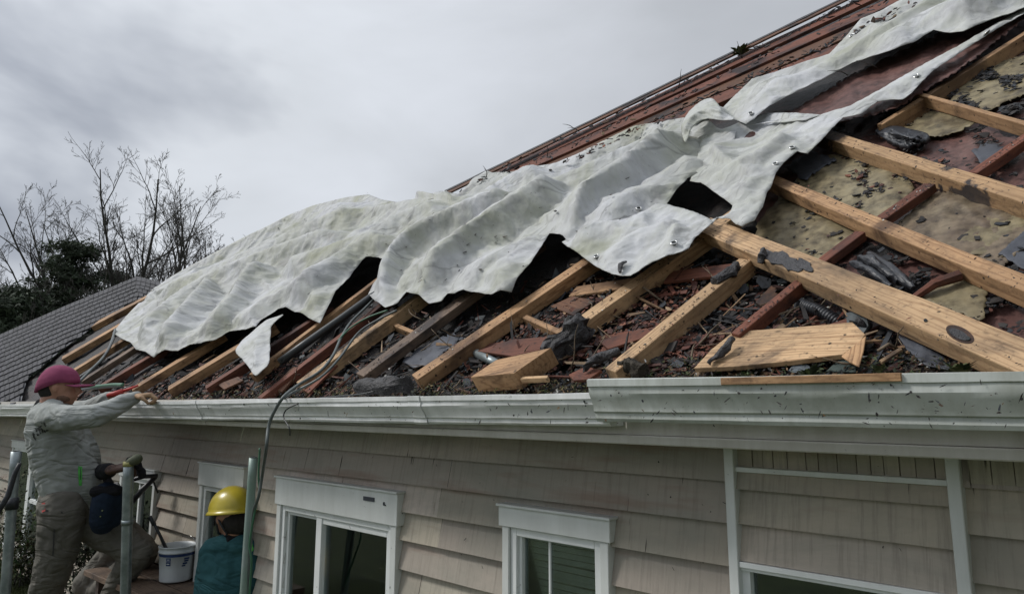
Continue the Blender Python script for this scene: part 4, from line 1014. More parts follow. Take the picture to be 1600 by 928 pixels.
on_timber(oval(1498,522,17,6.5,.46),.0035,'char','slot')
on_timber(oval(1512,528,3.5,3,.2),.005,'dark','bolt_hole')
on_timber(oval(1446,500,3,2.4,.2),.002,'dark','nail_hole'); 
bs=on_timber(oval(1222,405,32,10,.40,26,5,.3),.003,'char','burn_scab'); on_timber(oval(1256,414,14,8,.5,18,6,.3),.0045,'char','burn_scab')
# ---- cables
def cable(name,pts,r,m,label,cat='cable',k=8):
    S=[Vector(p) for p in spline([tuple(p) for p in pts],k)]; mb=MB(); mb.tube(S,r,8); o=mb.build(name,M[m],None,True); return tag(o,label,cat)
G=lambda x,y,Y=-.03: wall(x,y,Y)
P2F=3.25
cable('cable',[roof(590,462,.03),roof(572,480,.03),roof(548,504,.03),roof(533,528,.03),roof(520,556,.03),roof(500,580,.03),roof(468,600,.04),G(445,618),G(430,640,-.05),G(420,665,-.06),G(416,700,-.08),dep(410,740,3.1),dep(404,775,3.1),dep(396,800,3.15),dep(392,840,3.2),dep(388,900,3.2),dep(386,960,3.2)],.0075,'cable_grey','grey cable looping from the roof over the gutter down past the green pole')
cable('cable',[roof(620,485,.03),roof(590,500,.03),roof(560,520,.03),roof(530,560,.03),roof(500,590,.03),roof(460,612,.03),G(444,622,-.02)],.006,'cable_grey','second grey cable lying beside the pale rafter')
cable('hose',[roof(605,485,.04),roof(575,496,.035),roof(548,512,.035),roof(528,532,.035)],.005,'cable_green','short green hose under the tarp edge beside the grey cable','hose')
cable('cable',[dep(406,700,3.12),dep(404,740,3.12),dep(405,770,3.12),dep(398,800,3.14),dep(390,850,3.16),dep(393,880,3.16),dep(388,950,3.2)],.005,'cable_green','green cord wound round the pole beside the yellow helmet','cord')
cable('wire',[roof(590,610,.03),roof(560,616,.03),roof(500,622,.02),G(455,635,-.02),G(443,650,-.03),G(452,668,-.04),G(453,680,-.03)],.003,'cable','thin black wire dangling over the gutter lip','wire')
for (P,l,m_) in (([roof(180,515,.05),roof(172,540,.05),roof(160,560,.05),roof(140,580,.05),roof(122,598,.05)],'grey cable running down the far left rafters behind the purple cap','cable_grey'),
     ([roof(178,528,.05),roof(166,552,.05),roof(145,575,.05),roof(120,592,.05),roof(105,598,.05)],'black cable beside the grey one at the far left','cable'),
     ([roof(112,612,.05),roof(140,607,.05),roof(165,604,.05),roof(190,602,.05)],'black cable stretched level in front of the face of the man in the cap','cable'),
     ([roof(112,606,.06),roof(145,604,.06),roof(175,601,.06),roof(192,601,.06)],'green cable stretched level in front of the cap','cable_green')):
    cable('cable',P,.012,m_,l)
# ============================================================ DEBRIS
NR=np.random.RandomState(11)
def sample(poly_,n,bias=None):
    P=np.array(poly_,float); x0,y0=P.min(0);x1,y1=P.max(0); X=[];Y=[]
    while len(X)<n:
        x=NR.uniform(x0,x1,n*3);y=NR.uniform(y0,y1,n*3); k=inpoly(x,y,P)
        if bias is not None: k&=NR.rand(n*3)<bias(x,y)
        X+=list(x[k]);Y+=list(y[k])
    return list(zip(X[:n],Y[:n]))
PAL=dict(dark=[(.018,.016,.016),(.03,.026,.024),(.012,.012,.014),(.045,.04,.038),(.035,.04,.048)],
  red=[(.15,.05,.032),(.10,.035,.025),(.20,.08,.05),(.06,.025,.02),(.13,.06,.045)],
  tan=[(.26,.16,.085),(.18,.11,.06),(.33,.23,.14)], grey=[(.10,.115,.12),(.16,.17,.17),(.07,.08,.085)],
  green=[(.035,.055,.018),(.05,.075,.025),(.075,.085,.03),(.03,.04,.018)], moss=[(.13,.12,.04),(.09,.10,.035),(.17,.14,.06)],
  white=[(.6,.6,.56)], leaf=[(.12,.07,.035),(.07,.045,.028),(.03,.025,.018),(.17,.11,.05)])
def pick(mix):
    r=NR.rand(); s=0
    for k,p in mix:
        s+=p
        if r<s: break
    c=PAL[k][NR.randint(len(PAL[k]))]; q=NR.uniform(.75,1.3); return tuple(v*q for v in c)
def chip(mb,P,N,size,c,flat=.35,thick=.25,elong=1.6):
    u=N.orthogonal().normalized(); v=N.cross(u); a=NR.uniform(0,2*pi); U=u*math.cos(a)+v*math.sin(a)
    T=(N+Vector(NR.uniform(-1,1,3))*flat).normalized(); U=(U-T*U.dot(T)).normalized(); W=T.cross(U)
    n=NR.randint(4,7); el=NR.uniform(1,elong); pts=[]
    for i in range(n):
        t=2*pi*i/n+NR.uniform(-.3,.3); r=size*NR.uniform(.6,1.1); pts.append(P+U*math.cos(t)*r*el+W*math.sin(t)*r/el+T*NR.uniform(-.12,.12)*size)
    th=T*size*thick*NR.uniform(.4,1.3); top=[p+th for p in pts]
    mb.add(pts+top,[tuple(range(n,2*n))]+[(i,(i+1)%n,(i+1)%n+n,i+n) for i in range(n)],c)
def leafq(mb,P,N,size,c):
    u=N.orthogonal().normalized(); v=N.cross(u); a=NR.uniform(0,2*pi); U=u*math.cos(a)+v*math.sin(a)
    T=(N+Vector(NR.uniform(-1,1,3))*.8).normalized(); U=(U-T*U.dot(T)).normalized(); W=T.cross(U); l=size*NR.uniform(.8,1.5); w_=size*NR.uniform(.3,.55)
    k=T*size*NR.uniform(-.3,.5)
    mb.add([P-U*l,P-U*l*.1+W*w_+k*.5,P+U*l+k,P-U*l*.1-W*w_+k*.5,P],[(0,1,4),(1,2,4),(2,3,4),(3,0,4)],c)
def mound(y,x): return 0
def scatter(name,poly_,n,smin,smax,mix,hmin,hmax,bias=None,kind='chip',mat_='chip',**k):
    mb=MB()
    for (x,y) in sample(poly_,n,bias):
        P=roof(x,y,-DEPTH+NR.uniform(hmin,hmax)); d=(P-CAM).length
        s=NR.uniform(smin,smax)*(NR.rand()**1.5*.8+.4)*(.55+.15*d)
        (chip if kind=='chip' else leafq)(mb,P,RN,s,pick(mix),**(k if kind=='chip' else {}))
    o=mb.build(name,M[mat_]); return tag(o,kind='stuff')
L1=[(92,604),(150,560),(205,548),(330,535),(450,515),(560,470),(640,470),(760,462),(905,405),(1110,372),(1250,425),(1345,500),(1420,540),(1600,590),(1440,590),(940,590),(925,613),(600,622),(215,628),(120,620)]
def nearg(x,y):
    g=np.where(x<925,630-(x/925)*16,592.); return np.clip(np.exp(-(g-y)/26.),.12,1)
DK=[('dark',.62),('red',.16),('grey',.07),('leaf',.1),('tan',.04),('white',.01)]
scatter('debris',L1,9500,.004,.017,DK,.005,.04,nearg)
scatter('debris',L1,1500,.012,.034,[('dark',.74),('red',.13),('grey',.09),('tan',.04)],.01,.05,None,'chip','chip',flat=.7)
scatter('debris',L1,260,.03,.06,[('dark',.8),('red',.1),('grey',.1)],.01,.05,None,'chip','chip',flat=.6,thick=.12)
mb=MB()
for (x,y) in sample(L1,420,nearg)+sample([(770,545),(880,470),(1090,410),(1330,490),(1420,560),(1000,590)],120):
    P=roof(x,y,-DEPTH+NR.uniform(.02,.07)); d_=(RX*NR.uniform(-1,1)+RU*NR.uniform(-1,1)+RN*NR.uniform(-.12,.25)).normalized(); L_=NR.uniform(.03,.15)*(1+1.2*(NR.rand()<.12)); s_=d_.cross(RN).normalized(); s_=(s_+RN*NR.uniform(-.6,.6)).normalized(); n_=d_.cross(s_)
    w_=NR.uniform(.004,.018); c_=pick([('red',.45),('tan',.3),('dark',.25)]); k_=NR.uniform(-.3,.3)
    A=P-d_*L_/2; V_=[A,A+s_*w_,P+d_*L_*.5+s_*w_*(.6+k_),P+d_*L_*.42+s_*w_*.1]; mb.add(V_+[v+n_*w_*.35 for v in V_],[(0,1,2,3),(7,6,5,4),(0,4,5,1),(1,5,6,2),(2,6,7,3),(3,7,4,0)],c_)
tag(mb.build('splinters',M['chip']),kind='stuff')
RED=[(770,545),(800,500),(880,470),(1000,440),(1090,410),(1135,420),(1060,480),(990,560),(900,560),(850,590)]
scatter('red_rubble',RED,2600,.006,.018,[('red',.82),('dark',.12),('tan',.06)],.015,.055)
scatter('red_rubble',[(215,625),(260,590),(330,575),(450,560),(520,590),(500,618),(350,626)],1100,.006,.016,[('red',.7),('dark',.25),('tan',.05)],.02,.06)
scatter('red_rubble',[(1000,545),(1070,520),(1140,530),(1100,560),(1010,575)],500,.006,.02,[('red',.8),('dark',.2)],.02,.055)
GB=[(230,629),(300,612),(560,604),(700,596),(925,590),(925,614),(600,622)]
scatter('leaf_litter',GB,3400,.004,.011,[('moss',.32),('green',.25),('leaf',.2),('dark',.23)],.03,.085,None,'leaf','leaf')
scatter('leaf_litter',[(950,590),(1010,560),(1340,556),(1420,548),(1600,585),(1600,594)],2600,.005,.013,[('green',.38),('leaf',.25),('dark',.32),('tan',.03),('white',.02)],.02,.085,None,'leaf','leaf')
scatter('leaf_litter',L1,2200,.006,.015,[('leaf',.4),('green',.15),('dark',.45)],.02,.06,nearg,'leaf','leaf')
RD=[(1180,380),(1300,200),(1480,110),(1600,80),(1600,560),(1450,560),(1340,470),(1230,430)]
def clump(x,y): return np.array([max(.02,min(1,(noise.noise(Vector((a/38,b/22,3)))-.12)*3.5)) for a,b in zip(x,y)])
scatter('black_flakes',RD,2200,.005,.018,[('dark',.9),('red',.1)],.03,.05,clump)
scatter('black_flakes',[(1455,180),(1510,118),(1600,80),(1600,190),(1540,178)],700,.005,.016,[('dark',1.)],.035,.055,clump)
scatter('white_specks',L1,170,.0025,.0055,[('white',1.)],.04,.07)
# rubbish on top of the rake boards and the timbers
def on_line(name,segs,n,smin,smax,mix,h,wpx):
    mb=MB()
    for _ in range(n):
        a,b_=segs[NR.randint(len(segs))]; t=NR.rand(); x=a[0]+(b_[0]-a[0])*t; y=a[1]+(b_[1]-a[1])*t-NR.uniform(0,wpx)
        P=roof(x,y,h); s=NR.uniform(smin,smax)*(.5+.17*(P-CAM).length); chip(mb,P,RN,s,pick(mix),.5,.3,1.8)
    return tag(mb.build(name,M['chip']),kind='stuff')
on_line('flakes_on_timbers',[((652,593),(960,384)),((905,511),(1100,373)),((962,581),(1175,405)),((470,600),(690,435)),((568,588),(770,435)),((1155,523),(1275,424)),((1528,270),(1640,192)),((1375,348),(1462,287))],700,.0012,.0045,[('dark',.45),('red',.35),('tan',.1),('white',.1)],.003,10)
on_line('flakes_on_rake',[((720,299),(1400,-20)),((780,285),(1400,0)),((860,268),(1430,10)),((900,252),(1400,30))],520,.004,.016,[('dark',.6),('red',.25),('leaf',.15)],.06,10)
on_line('flakes_on_timbers',[((1110,376),(1600,590)),((1215,292),(1600,458)),((1290,214),(1600,320))],170,.0012,.0045,[('dark',.9),('red',.1)],.034,24)
# leaf scraps lying on the tarps
mb=MB()
for _ in range(130):
    x=NR.uniform(300,1060); y=NR.uniform(200,460)
    if not inpoly(np.array([x]),np.array([y]),np.array(main_out,float))[0]: continue
    P=mpos(x,y)+RN*.012; chip(mb,P,RN,NR.uniform(.0035,.010)*(.3+.2*(P-CAM).length),pick([('dark',.8),('leaf',.2)]),.3,.2,2.4)
tag(mb.build('scraps_on_tarp',M['chip']),kind='stuff')
# flecks stuck to gutters, fascia and siding
mb=MB()
for _ in range(620):
    x=NR.uniform(220,1600)
    if x<935: y=NR.uniform(618+(925-x)*.018,660); Y=-.003
    else: y=NR.uniform(596,668); Y=-.036
    if noise.noise(Vector((x/45,y/30,4)))<.02 and NR.rand()<.75: continue
    P=wall(x,y,Y-.004); s=(.0008+.0045*NR.rand()**3)*(.5+.28*(P-CAM).length); chip(mb,P,Vector((0,-1,0)),s,pick([('dark',.85),('leaf',.15)]),.15,.1,2.8)
for _ in range(60):
    x=NR.uniform(240,1600); P=wall(x,NR.uniform(690,900),WY-.024); chip(mb,P,Vector((0,-1,0)),NR.uniform(.0012,.0035)*(.5+.25*(P-CAM).length),pick([('dark',1.)]),.1,.1,3.)
tag(mb.build('dirt_flecks',M['chip']),kind='stuff')
# twigs (countable)
_TW=MB()
def twig(P,d,L,r,c='twig',stuff=False):
    pts=[P]; d=d.normalized()
    for i in range(5):
        d=(d+Vector(NR.uniform(-1,1,3))*.28).normalized(); pts.append(pts[-1]+d*L/5)
    mb=MB(); mb.tube(pts,[r,r*.95,r*.8,r*.7,r*.5,r*.3],6); 
    if L>.06:
        q=pts[2]; mb.tube([q,q+(d+Vector(NR.uniform(-1,1,3))*.7).normalized()*L*.3],[r*.5,r*.25],5)
    if stuff: _TW.add(mb.V,mb.F); return None
    o=mb.build('twig',M[c],None,True); return tag(o,'','twig','twigs scattered over the open roof')
M['twig']=simple('dry_twig',(.20,.15,.10),.8,0,.4,20,.3); M['twig_dark']=simple('dark_twig',(.05,.04,.033),.8,0,.4,20,.3)
for k,(x,y) in enumerate(sample([(330,610),(560,500),(800,480),(1100,420),(1300,480),(1440,560),(1560,588),(940,588),(700,600)],60)):
    P=roof(x,y,-DEPTH+NR.uniform(.04,.07)); twig(P,RX*NR.uniform(-1,1)+RU*NR.uniform(-1,1)+RN*NR.uniform(-.1,.5),NR.uniform(.05,.17),NR.uniform(.0018,.004),'twig',True)
tag(_TW.build('twig_litter',M['twig'],None,True),kind='stuff')
for x,y in ((760,268),(855,238),(905,198),(1160,84),(1060,130),(1325,110),(1370,98)):
    P=roof(x,y+8,.06); o=twig(P,RX*NR.uniform(-1,1)+RN,.16*(P-CAM).length/6,.004*(P-CAM).length/6,'twig_dark'); o['label']='dark twig standing on the upper roof edge, '+{760:'at its left end by the tarp',855:'in its left third',905:'at its middle',1160:'in the leaf clump',1060:'just left of the leaf clump',1325:'right of the leaf clump',1370:'closest to the top border'}[x]; o['group']='twigs sticking up along the roof edge'
for (a,b_,c,l) in ((( 985,442),(1040,475),'twig','bent brown stem rising right of the centre flap'),((1372,548),(1410,548),'twig','pale stick beside the dark felt tongue'),((672,495),(682,520),'twig','thin white splinter standing beside the grey rafter')):
    A=roof(*a,-.02);B=roof(*b_,-.06); mb=MB(); mb.tube([A,(A+B)/2+RN*.02,B],[.004,.0045,.003],8); tag(mb.build('stick',M[c],None,True),l,'stick')
o_=MB(); A=roof(1376,566,-.02);B=roof(1408,546,-.015); o_.tube([A,B],[.006,.006],6); tag(o_.build('stick',M['wood_pale']),'short straight pale stick left of the dark felt tongue','stick')
o_=MB(); A=roof(1424,468,-.05);B=roof(1500,430,-.03); o_.tube([A,(A+B)/2+RN*.012,B],[.009,.013,.016],7); tag(o_.build('broken_branch',M['wood_red']),'broken brown branch behind the widest timber beside the black bundle','branch')
for (pts,h,m_,l) in (([(745,548),(800,530),(880,524),(872,540),(800,556)],-.03,'wood_red','red sheathing fragment leaning above the orange timber block'),
   ([(470,606),(492,580),(520,560),(530,566),(500,596),(482,614)],-.03,'wood_red','red splintered board right of the conduit foot'),
   ([(424,606),(458,572),(470,576),(440,612)],-.02,'wood_dark','dark splintered board left of the grey cable loop'),
   ([(935,532),(1010,512),(1024,522),(950,545)],-.04,'wood_red','red sheathing fragment between the burnt and the pale rafter'),
   ([(860,478),(895,462),(930,470),(895,492)],-.05,'wood_dark','dark fragment above the charred rafter end'),
   ([(1180,472),(1205,446),(1222,452),(1196,482)],-.05,'wood_dark','dark fragment left of the red stained rafter at the widest timber'),
   ([(888,585),(915,572),(940,578),(920,592),(896,594)],-.02,'wood_red','small red fragment behind the left end of the near gutter'),
   ([(340,600),(372,588),(380,594),(350,608)],-.02,'wood_dark','dark fragment under the hanging tarp corner'),
   ([(700,545),(722,530),(738,536),(716,556)],-.05,'wood_grey','grey fragment beside the dark blue felt sheet')):
    slab('sheathing_fragment',pts,h,.012,m_,l,'board fragment')
# small weeds by the gutter lip
def weed(x,y,h,s,n,label):
    P=roof(x,y,h); mb=MB()
    for i in range(n):
        a=NR.uniform(0,2*pi); d=(RX*math.cos(a)+Vector((0,-1,0))*math.sin(a)*.6+ZU*NR.uniform(.3,1.1)).normalized(); L=s*NR.uniform(.5,1); 
        w_=d.cross(ZU).normalized()*s*NR.uniform(.12,.22); m_=P+d*L*.55+ZU*s*.06; e_=P+d*L-ZU*s*.08; c=pick([('green',1.)]); c=tuple(v*1.5 for v in c)
        mb.add([P,m_+w_,e_,m_-w_,m_-ZU*s*.03],[(0,1,4),(1,2,4),(2,3,4),(3,0,4)],c)
    tag(mb.build('weed',M['leaf']),label,'plant')
weed(1500,588,-.0,.055,26,'leafy green weed growing at the near gutter beside the widest timber')
weed(1265,590,-.0,.05,34,'green sprig between the pale grey shingle and the green grey shingle')
weed(1165,592,.01,.035,30,'tuft of moss hanging on the near gutter lip'); weed(1376,585,-.01,.04,26,'green sprig right of the triangular offcut')
weed(1158,84+3,.08,.12,26,'clump of leaves caught on the upper roof edge')

# ============================================================ POLES, SCAFFOLD, BUCKET
def pole(x0,y0,x1,y1,f0,f1,r,m,label,ext=1.0):
    A=dep(x0,y0,f0);B=dep(x1,y1,f1); d=(B-A).normalized(); B=A+d*((A.z)/-d.z) if d.z<-.5 else B
    t=empty('scaffold_pole',Vector((B.x,B.y,0)),label,'scaffold pole')
    q=MB(); n=24; pts=[A.lerp(B,i/n) for i in range(n+1)]; q.tube(pts,r,18); q.build('tube',M[m],t,True)
    c=MB(); c.tube([A+Vector((0,0,.002)),A-d*.004],r*.80,16); c.build('tube_end',M['dark'],t)
    return t,A,B,d
t1,A1,B1,d1=pole(201,722,196,928,3.7,3.66,.0265,'pipe','galvanised scaffold pole in front of the man in the purple cap')
c=MB(); c.tube([A1+d1*.31,A1+d1*.335],.0295,18); c.build('coupler',M['pipe'],t1,True)
c=MB(); c.tube([A1+d1*.02,A1-d1*.004],.028,16); c.build('top_tape',simple('yellow_tape',(.35,.33,.12),.6),t1,True)
t2,A2,B2,d2=pole(396,715,381,935,3.25,3.2,.0205,'pipe_green','green painted scaffold pole beside the yellow helmet')
t3,A3,B3,d3=pole(25,705,8,928,3.6,3.5,.024,'pipe','greenish scaffold pole at the left edge of the picture')
c=MB(); c.tube([A3+d3*.24,A3+d3*.30],.031,16); c.build('coupler',M['black'],t3,True)
br=MB(); br.tube([dep(31,724,3.5),dep(24,738,3.5),dep(12,775,3.45),dep(-12,815,3.4)],[.009,.012,.013,.013],10); o=br.build('brace',M['black'],t3,True)
# work platform: planks on trestles below the two men
FP=dep(275,906,4.1)
pl=empty('work_platform',Vector((FP.x,FP.y,0)),'weathered wooden work platform under the white bucket','platform')
pz=FP.z-.005
ax=(dep(300,905,3.8)-dep(190,900,4.4)); ax.z=0; ax.normalize(); sx=Vector((-ax.y,ax.x,0))
for i in range(3):
    q=MB(); P=Vector((FP.x,FP.y,pz-.035))-ax*.75+sx*(-.26+i*.19); q.obox(P,ax*1.45,sx*.18,Vector((0,0,.035))); o=q.build('plank',M['wood_grey'],pl,bevel=.003)
for s in (-.6,.6):
    for u in (-.2,.25):
        q=MB(); P=Vector((FP.x,FP.y,0))+ax*s+sx*u; q.box(P-Vector((.025,.025,0)),P+Vector((.025,.025,pz-.036))); q.build('leg',M['wood_grey'],pl)
lowp=empty('work_platform',Vector((dep(90,900,4.1).x,dep(90,900,4.1).y,0)),'lower plank platform carrying the man in the purple cap','platform')
LZ=EYE-1.60
q=MB(); P=dep(100,900,4.1); P.z=LZ-.04; q.obox(P-RT*.8-FW0*.35,RT*1.5,FW0*.8,Vector((0,0,.04))); q.build('plank',M['wood_grey'],lowp)
for a,b_ in ((-.7,-.25),(.6,-.25),(-.7,.35),(.6,.35)):
    q=MB(); C0=P+RT*a+FW0*b_; C0.z=0; q.box(C0-Vector((.03,.03,0)),C0+Vector((.03,.03,LZ-.041))); q.build('leg',M['pipe'],lowp)
# bucket
BP=dep(274,905,4.1); bk_=empty('bucket',BP,'white paint bucket with blue band and blue marks standing on the platform','bucket')
def lathe(prof,c,n=40,ax=ZU):
    V=[];F=[]
    for (r,z) in prof:
        for k in range(n): a=2*pi*k/n; V.append(c+Vector((r*math.cos(a),r*math.sin(a),z)))
    for i in range(len(prof)-1):
        for k in range(n): F.append((i*n+k,i*n+(k+1)%n,(i+1)*n+(k+1)%n,(i+1)*n+k))
    return V,F
br_,bh=.104,.205
q=MB(); V,F=lathe([(0,0.002),(br_*.86,.002),(br_*.87,.01),(br_*.90,.08),(br_*.905,.083),(br_*.915,.086),(br_*.97,bh-.04),(br_*1.03,bh-.038),(br_*1.03,bh-.03),(br_*.985,bh-.028),(br_,bh-.008),(br_*1.04,bh-.006),(br_*1.04,bh),(br_*.97,bh),(br_*.95,bh-.02),(br_*.84,.01),(0,.01)],BP); q.add(V,F)
M['bucket']=painted('bucket_plastic',(.62,.66,.68),(.33,.35,.34),.5,.4); M['blue']=simple('blue_print',(.02,.05,.16),.5,0,.2,30,0)
q.build('shell',M['bucket'],bk_,True)
def curved(u0,u1,z0,z1,r,name,m,cells=None):
    q=MB(); n=8
    for i in range(n):
        a0=u0+(u1-u0)*i/n;a1=u0+(u1-u0)*(i+1)/n
        rr0=r*(.915+.055*(z0-.086)/.079)+.002; rr1=r*(.915+.055*(z1-.086)/.079)+.002
        q.add([BP+Vector((rr0*math.cos(a0),rr0*math.sin(a0),z0)),BP+Vector((rr0*math.cos(a1),rr0*math.sin(a1),z0)),BP+Vector((rr1*math.cos(a1),rr1*math.sin(a1),z1)),BP+Vector((rr1*math.cos(a0),rr1*math.sin(a0),z1))],[(0,1,2,3)])
    o=q.build(name,m,bk_); return o
tocam=math.atan2((CAM-BP).y,(CAM-BP).x)
curved(tocam-1.5,tocam+1.6,bh-.056,bh-.038,br_*1.005,'blue_band',M['blue'])
# two print blocks: left one with pale bars, right one a slanted mark
for (a,b_,z0,z1) in ((-.62,-.34,.10,.124),(-.62,-.34,.127,.145)):
    curved(tocam+a,tocam+b_,z0,z1,br_,'blue_mark',M['blue'])
curved(tocam-.57,tocam-.40,.109,.114,br_*1.008,'pale_bar',M['bucket']); curved(tocam-.57,tocam-.40,.134,.138,br_*1.008,'pale_bar',M['bucket'])
for (a,b_,z0,z1) in ((.30,.52,.092,.100),(.34,.62,.104,.114),(.42,.70,.118,.128),(.40,.74,.131,.140)): curved(tocam+a,tocam+b_,z0,z1,br_,'blue_mark',M['blue'])
hd=MB(); side=Vector((math.cos(tocam+1.55),math.sin(tocam+1.55),0)); fr_=Vector((math.cos(tocam),math.sin(tocam),0))
hd.tube([BP+side*br_*1.03*math.cos(a)+(fr_*.35+ZU*.95)*-.0+ZU*(bh-.03)+(-fr_*.25+ZU*.3)*.36*math.sin(a)*.8 for a in [pi*i/14 for i in range(5)]],.0022,6); hd.build('handle',M['grommet'],bk_,True)
sr=MB(); sr.tube([dep(262,862,4.1),dep(250,836,4.1),dep(238,812,4.1)],[.011,.009,.008],8); sr.tube([dep(241,820,4.1),dep(234,806,4.1)],[.014,.010],8)
tag(sr.build('scraper',M['black'],None,True),'dark handled tool leaning out of the white bucket','tool')
# handrail arms near the second window
bar=MB(); bar.tube([dep(206,785,4.4),dep(222,765,4.45),dep(243,745,4.5)],[.017,.018,.016],8); bar.tube([dep(206,750,4.4),dep(225,744,4.45),dep(246,743,4.5)],[.012,.014,.015],8); bar.tube([dep(238,748,4.5),dep(247,770,4.5)],[.006,.006],6)
tag(bar.build('folding_bracket',M['black'],None,True),'black folding bracket in front of the small window right of the man in the cap','bracket')
# ============================================================ PEOPLE
def blob(name,prims,mat_,parent,voxel=.008,smooth=6,disp=0,dsize=.06,dec=None):
    """union of tapered capsules and ellipsoids remeshed into one continuous skin"""
    mb=MB()
    for p in prims:
        if p[0]=='c':
            _,pts,rad=p
            pts=[Vector(q) for q in pts]; 
            # round ends
            d0=(pts[0]-pts[1]).normalized(); d1=(pts[-1]-pts[-2]).normalized()
            P=[pts[0]+d0*rad[0]*.95,pts[0]+d0*rad[0]*.7]+pts+[pts[-1]+d1*rad[-1]*.7,pts[-1]+d1*rad[-1]*.95]
            Rr=[rad[0]*.3,rad[0]*.72]+list(rad)+[rad[-1]*.72,rad[-1]*.3]
            mb.tube(P,Rr,14)
        else:
            _,c,ax_,bx_,cx_=p   # centre and three semi axis vectors
            n,mm=14,9; V=[];F=[]
            for i in range(mm+1):
                th_=pi*i/mm
                for k in range(n):
                    a=2*pi*k/n; V.append(c+cx_*math.cos(th_)+(ax_*math.cos(a)+bx_*math.sin(a))*max(.02,math.sin(th_)))
            for i in range(mm):
                for k in range(n): F.append((i*n+k,i*n+(k+1)%n,(i+1)*n+(k+1)%n,(i+1)*n+k))
            F.append(tuple(range(n))[::-1]); F.append(tuple(range(mm*n,mm*n+n))); 
            if ax_.cross(bx_).dot(cx_)>0: F=[f[::-1] for f in F]
            mb.add(V,F)
    o=mb.build(name,mat_,parent,True)
    bm=bmesh.new(); bm.from_mesh(o.data); bmesh.ops.recalc_face_normals(bm,faces=bm.faces); bm.to_mesh(o.data); bm.free()
    r=o.modifiers.new('r','REMESH'); r.mode='VOXEL'; r.voxel_size=voxel; r.use_smooth_shade=True
    s=o.modifiers.new('s','SMOOTH'); s.iterations=smooth; s.factor=.6
    if disp:
        tx=bpy.data.textures.new('folds','CLOUDS'); tx.noise_scale=dsize; tx.noise_depth=2
        d=o.modifiers.new('d','DISPLACE'); d.texture=tx; d.strength=disp; d.mid_level=.5; d.texture_coords='LOCAL'
    return o
def cloth(name,c,c2,sc=5,rough=.9,bs=.6):
    m,t,b=mat(name); v=coords(t,'Object',rnd=False)
    col=mixc(t,ramp(t,noi(t,v,sc,5,.6),[(.35,0.),(.7,1.)]),c,c2)
    t.links.new(col,b.inputs['Base Color']); b.inputs['Roughness'].default_value=rough; b.inputs['Specular IOR Level'].default_value=.15
    wv=noi(t,nd(t,'ShaderNodeMapping',{'Vector':v,'Rotation':(.3,.5,.8),'Scale':(1,1,2.6)}).outputs[0],3.6,2,.45,1.2)
    rd=nd(t,'ShaderNodeMath',{0:nd(t,'ShaderNodeMath',{0:wv,1:.5},operation='SUBTRACT').outputs[0]},operation='ABSOLUTE').outputs[0]
    n=bump(t,b,rd,bs,.09); bump(t,b,noi(t,v,300.,2),.2,.001,n); return m
M['hoodie']=cloth('grey_hoodie_fabric',(.36,.375,.36),(.28,.295,.28)); M['cargo']=cloth('olive_trousers',(.16,.15,.13),(.11,.105,.09))
M['teal']=cloth('teal_jacket',(.035,.105,.115),(.02,.065,.075)); M['darkcloth']=cloth('dark_sleeve',(.02,.02,.024),(.012,.012,.014))
M['navy']=cloth('navy_canvas',(.018,.03,.055),(.012,.018,.03),8,.8,.3)
M['skin']=simple('skin',(.42,.22,.15),.5,0,.15,12,.1,.001,200,.4); M['hair']=simple('hair',(.018,.014,.012),.8,0,.3,40,.8,.004,180)
M['cap']=cloth('faded_purple_cotton',(.27,.065,.13),(.20,.045,.095),12,.85,.15); M['glove']=simple('tan_glove',(.42,.27,.16),.8,0,.2,20,.4,.003,60)
M['brownglove']=simple('brown_leather_glove',(.075,.032,.018),.6,0,.4,20,.5,.004,60); M['red']=simple('red_grip',(.50,.045,.035),.5,0,.2,10,.1)
M['lime']=simple('lime_strip',(.10,.55,.09),.6,0,.2,30,.2); M['helmet']=simple('yellow_helmet',(.50,.40,.035),.3,0,.25,6,.1,.001,90,.5,(.36,.29,.03))
M['shirt']=cloth('white_shirt',(.5,.5,.5),(.35,.35,.36))
E3=lambda c,a,b_,d,ra,rb,rd: ('e',c,a*ra,b_*rb,d*rd)

def hand(name,wr,d,palm,parent,m,size=.19,curl=.8,thumb=1):
    """wr wrist point, d direction of fingers, palm = direction the palm faces"""
    d=d.normalized(); palm=(palm-d*palm.dot(d)).normalized(); s=d.cross(palm).normalized()*thumb; S=size; pr=[]
    pr.append(('c',[wr,wr+d*S*.12],[S*.13,S*.15]))
    for k in range(4):
        o_=(k-1.5)*S*.115; base=wr+d*S*.50-s*o_*1.0; pr.append(('c',[wr+d*S*.08-s*o_*.6,base],[S*.085,S*.075]))
        L=[.40,.46,.43,.33][k]*S; a=curl*.5; p=base; dd=d
        pts=[p]; 
        for seg,fr in enumerate((.45,.32,.23)):
            dd=(d*math.cos(a)+palm*math.sin(a)); p=p+dd*L*fr; pts.append(p); a+=curl*(1.0 if seg==0 else .7)
        pr.append(('c',pts,[S*.056,S*.052,S*.047,S*.040]))
    t0=wr+d*S*.14+s*S*.12; t1=t0+(s*.7+d*.6+palm*.25).normalized()*S*.20; t2=t1+(d*.75+palm*.6+s*.05).normalized()*S*.17; t3=t2+(d*.5+palm*.8-s*.2).normalized()*S*.12
    pr.append(('c',[t0,t1,t2,t3],[S*.08,S*.066,S*.055,S*.045]))
    return blob(name,pr,m,parent,.0042,2)

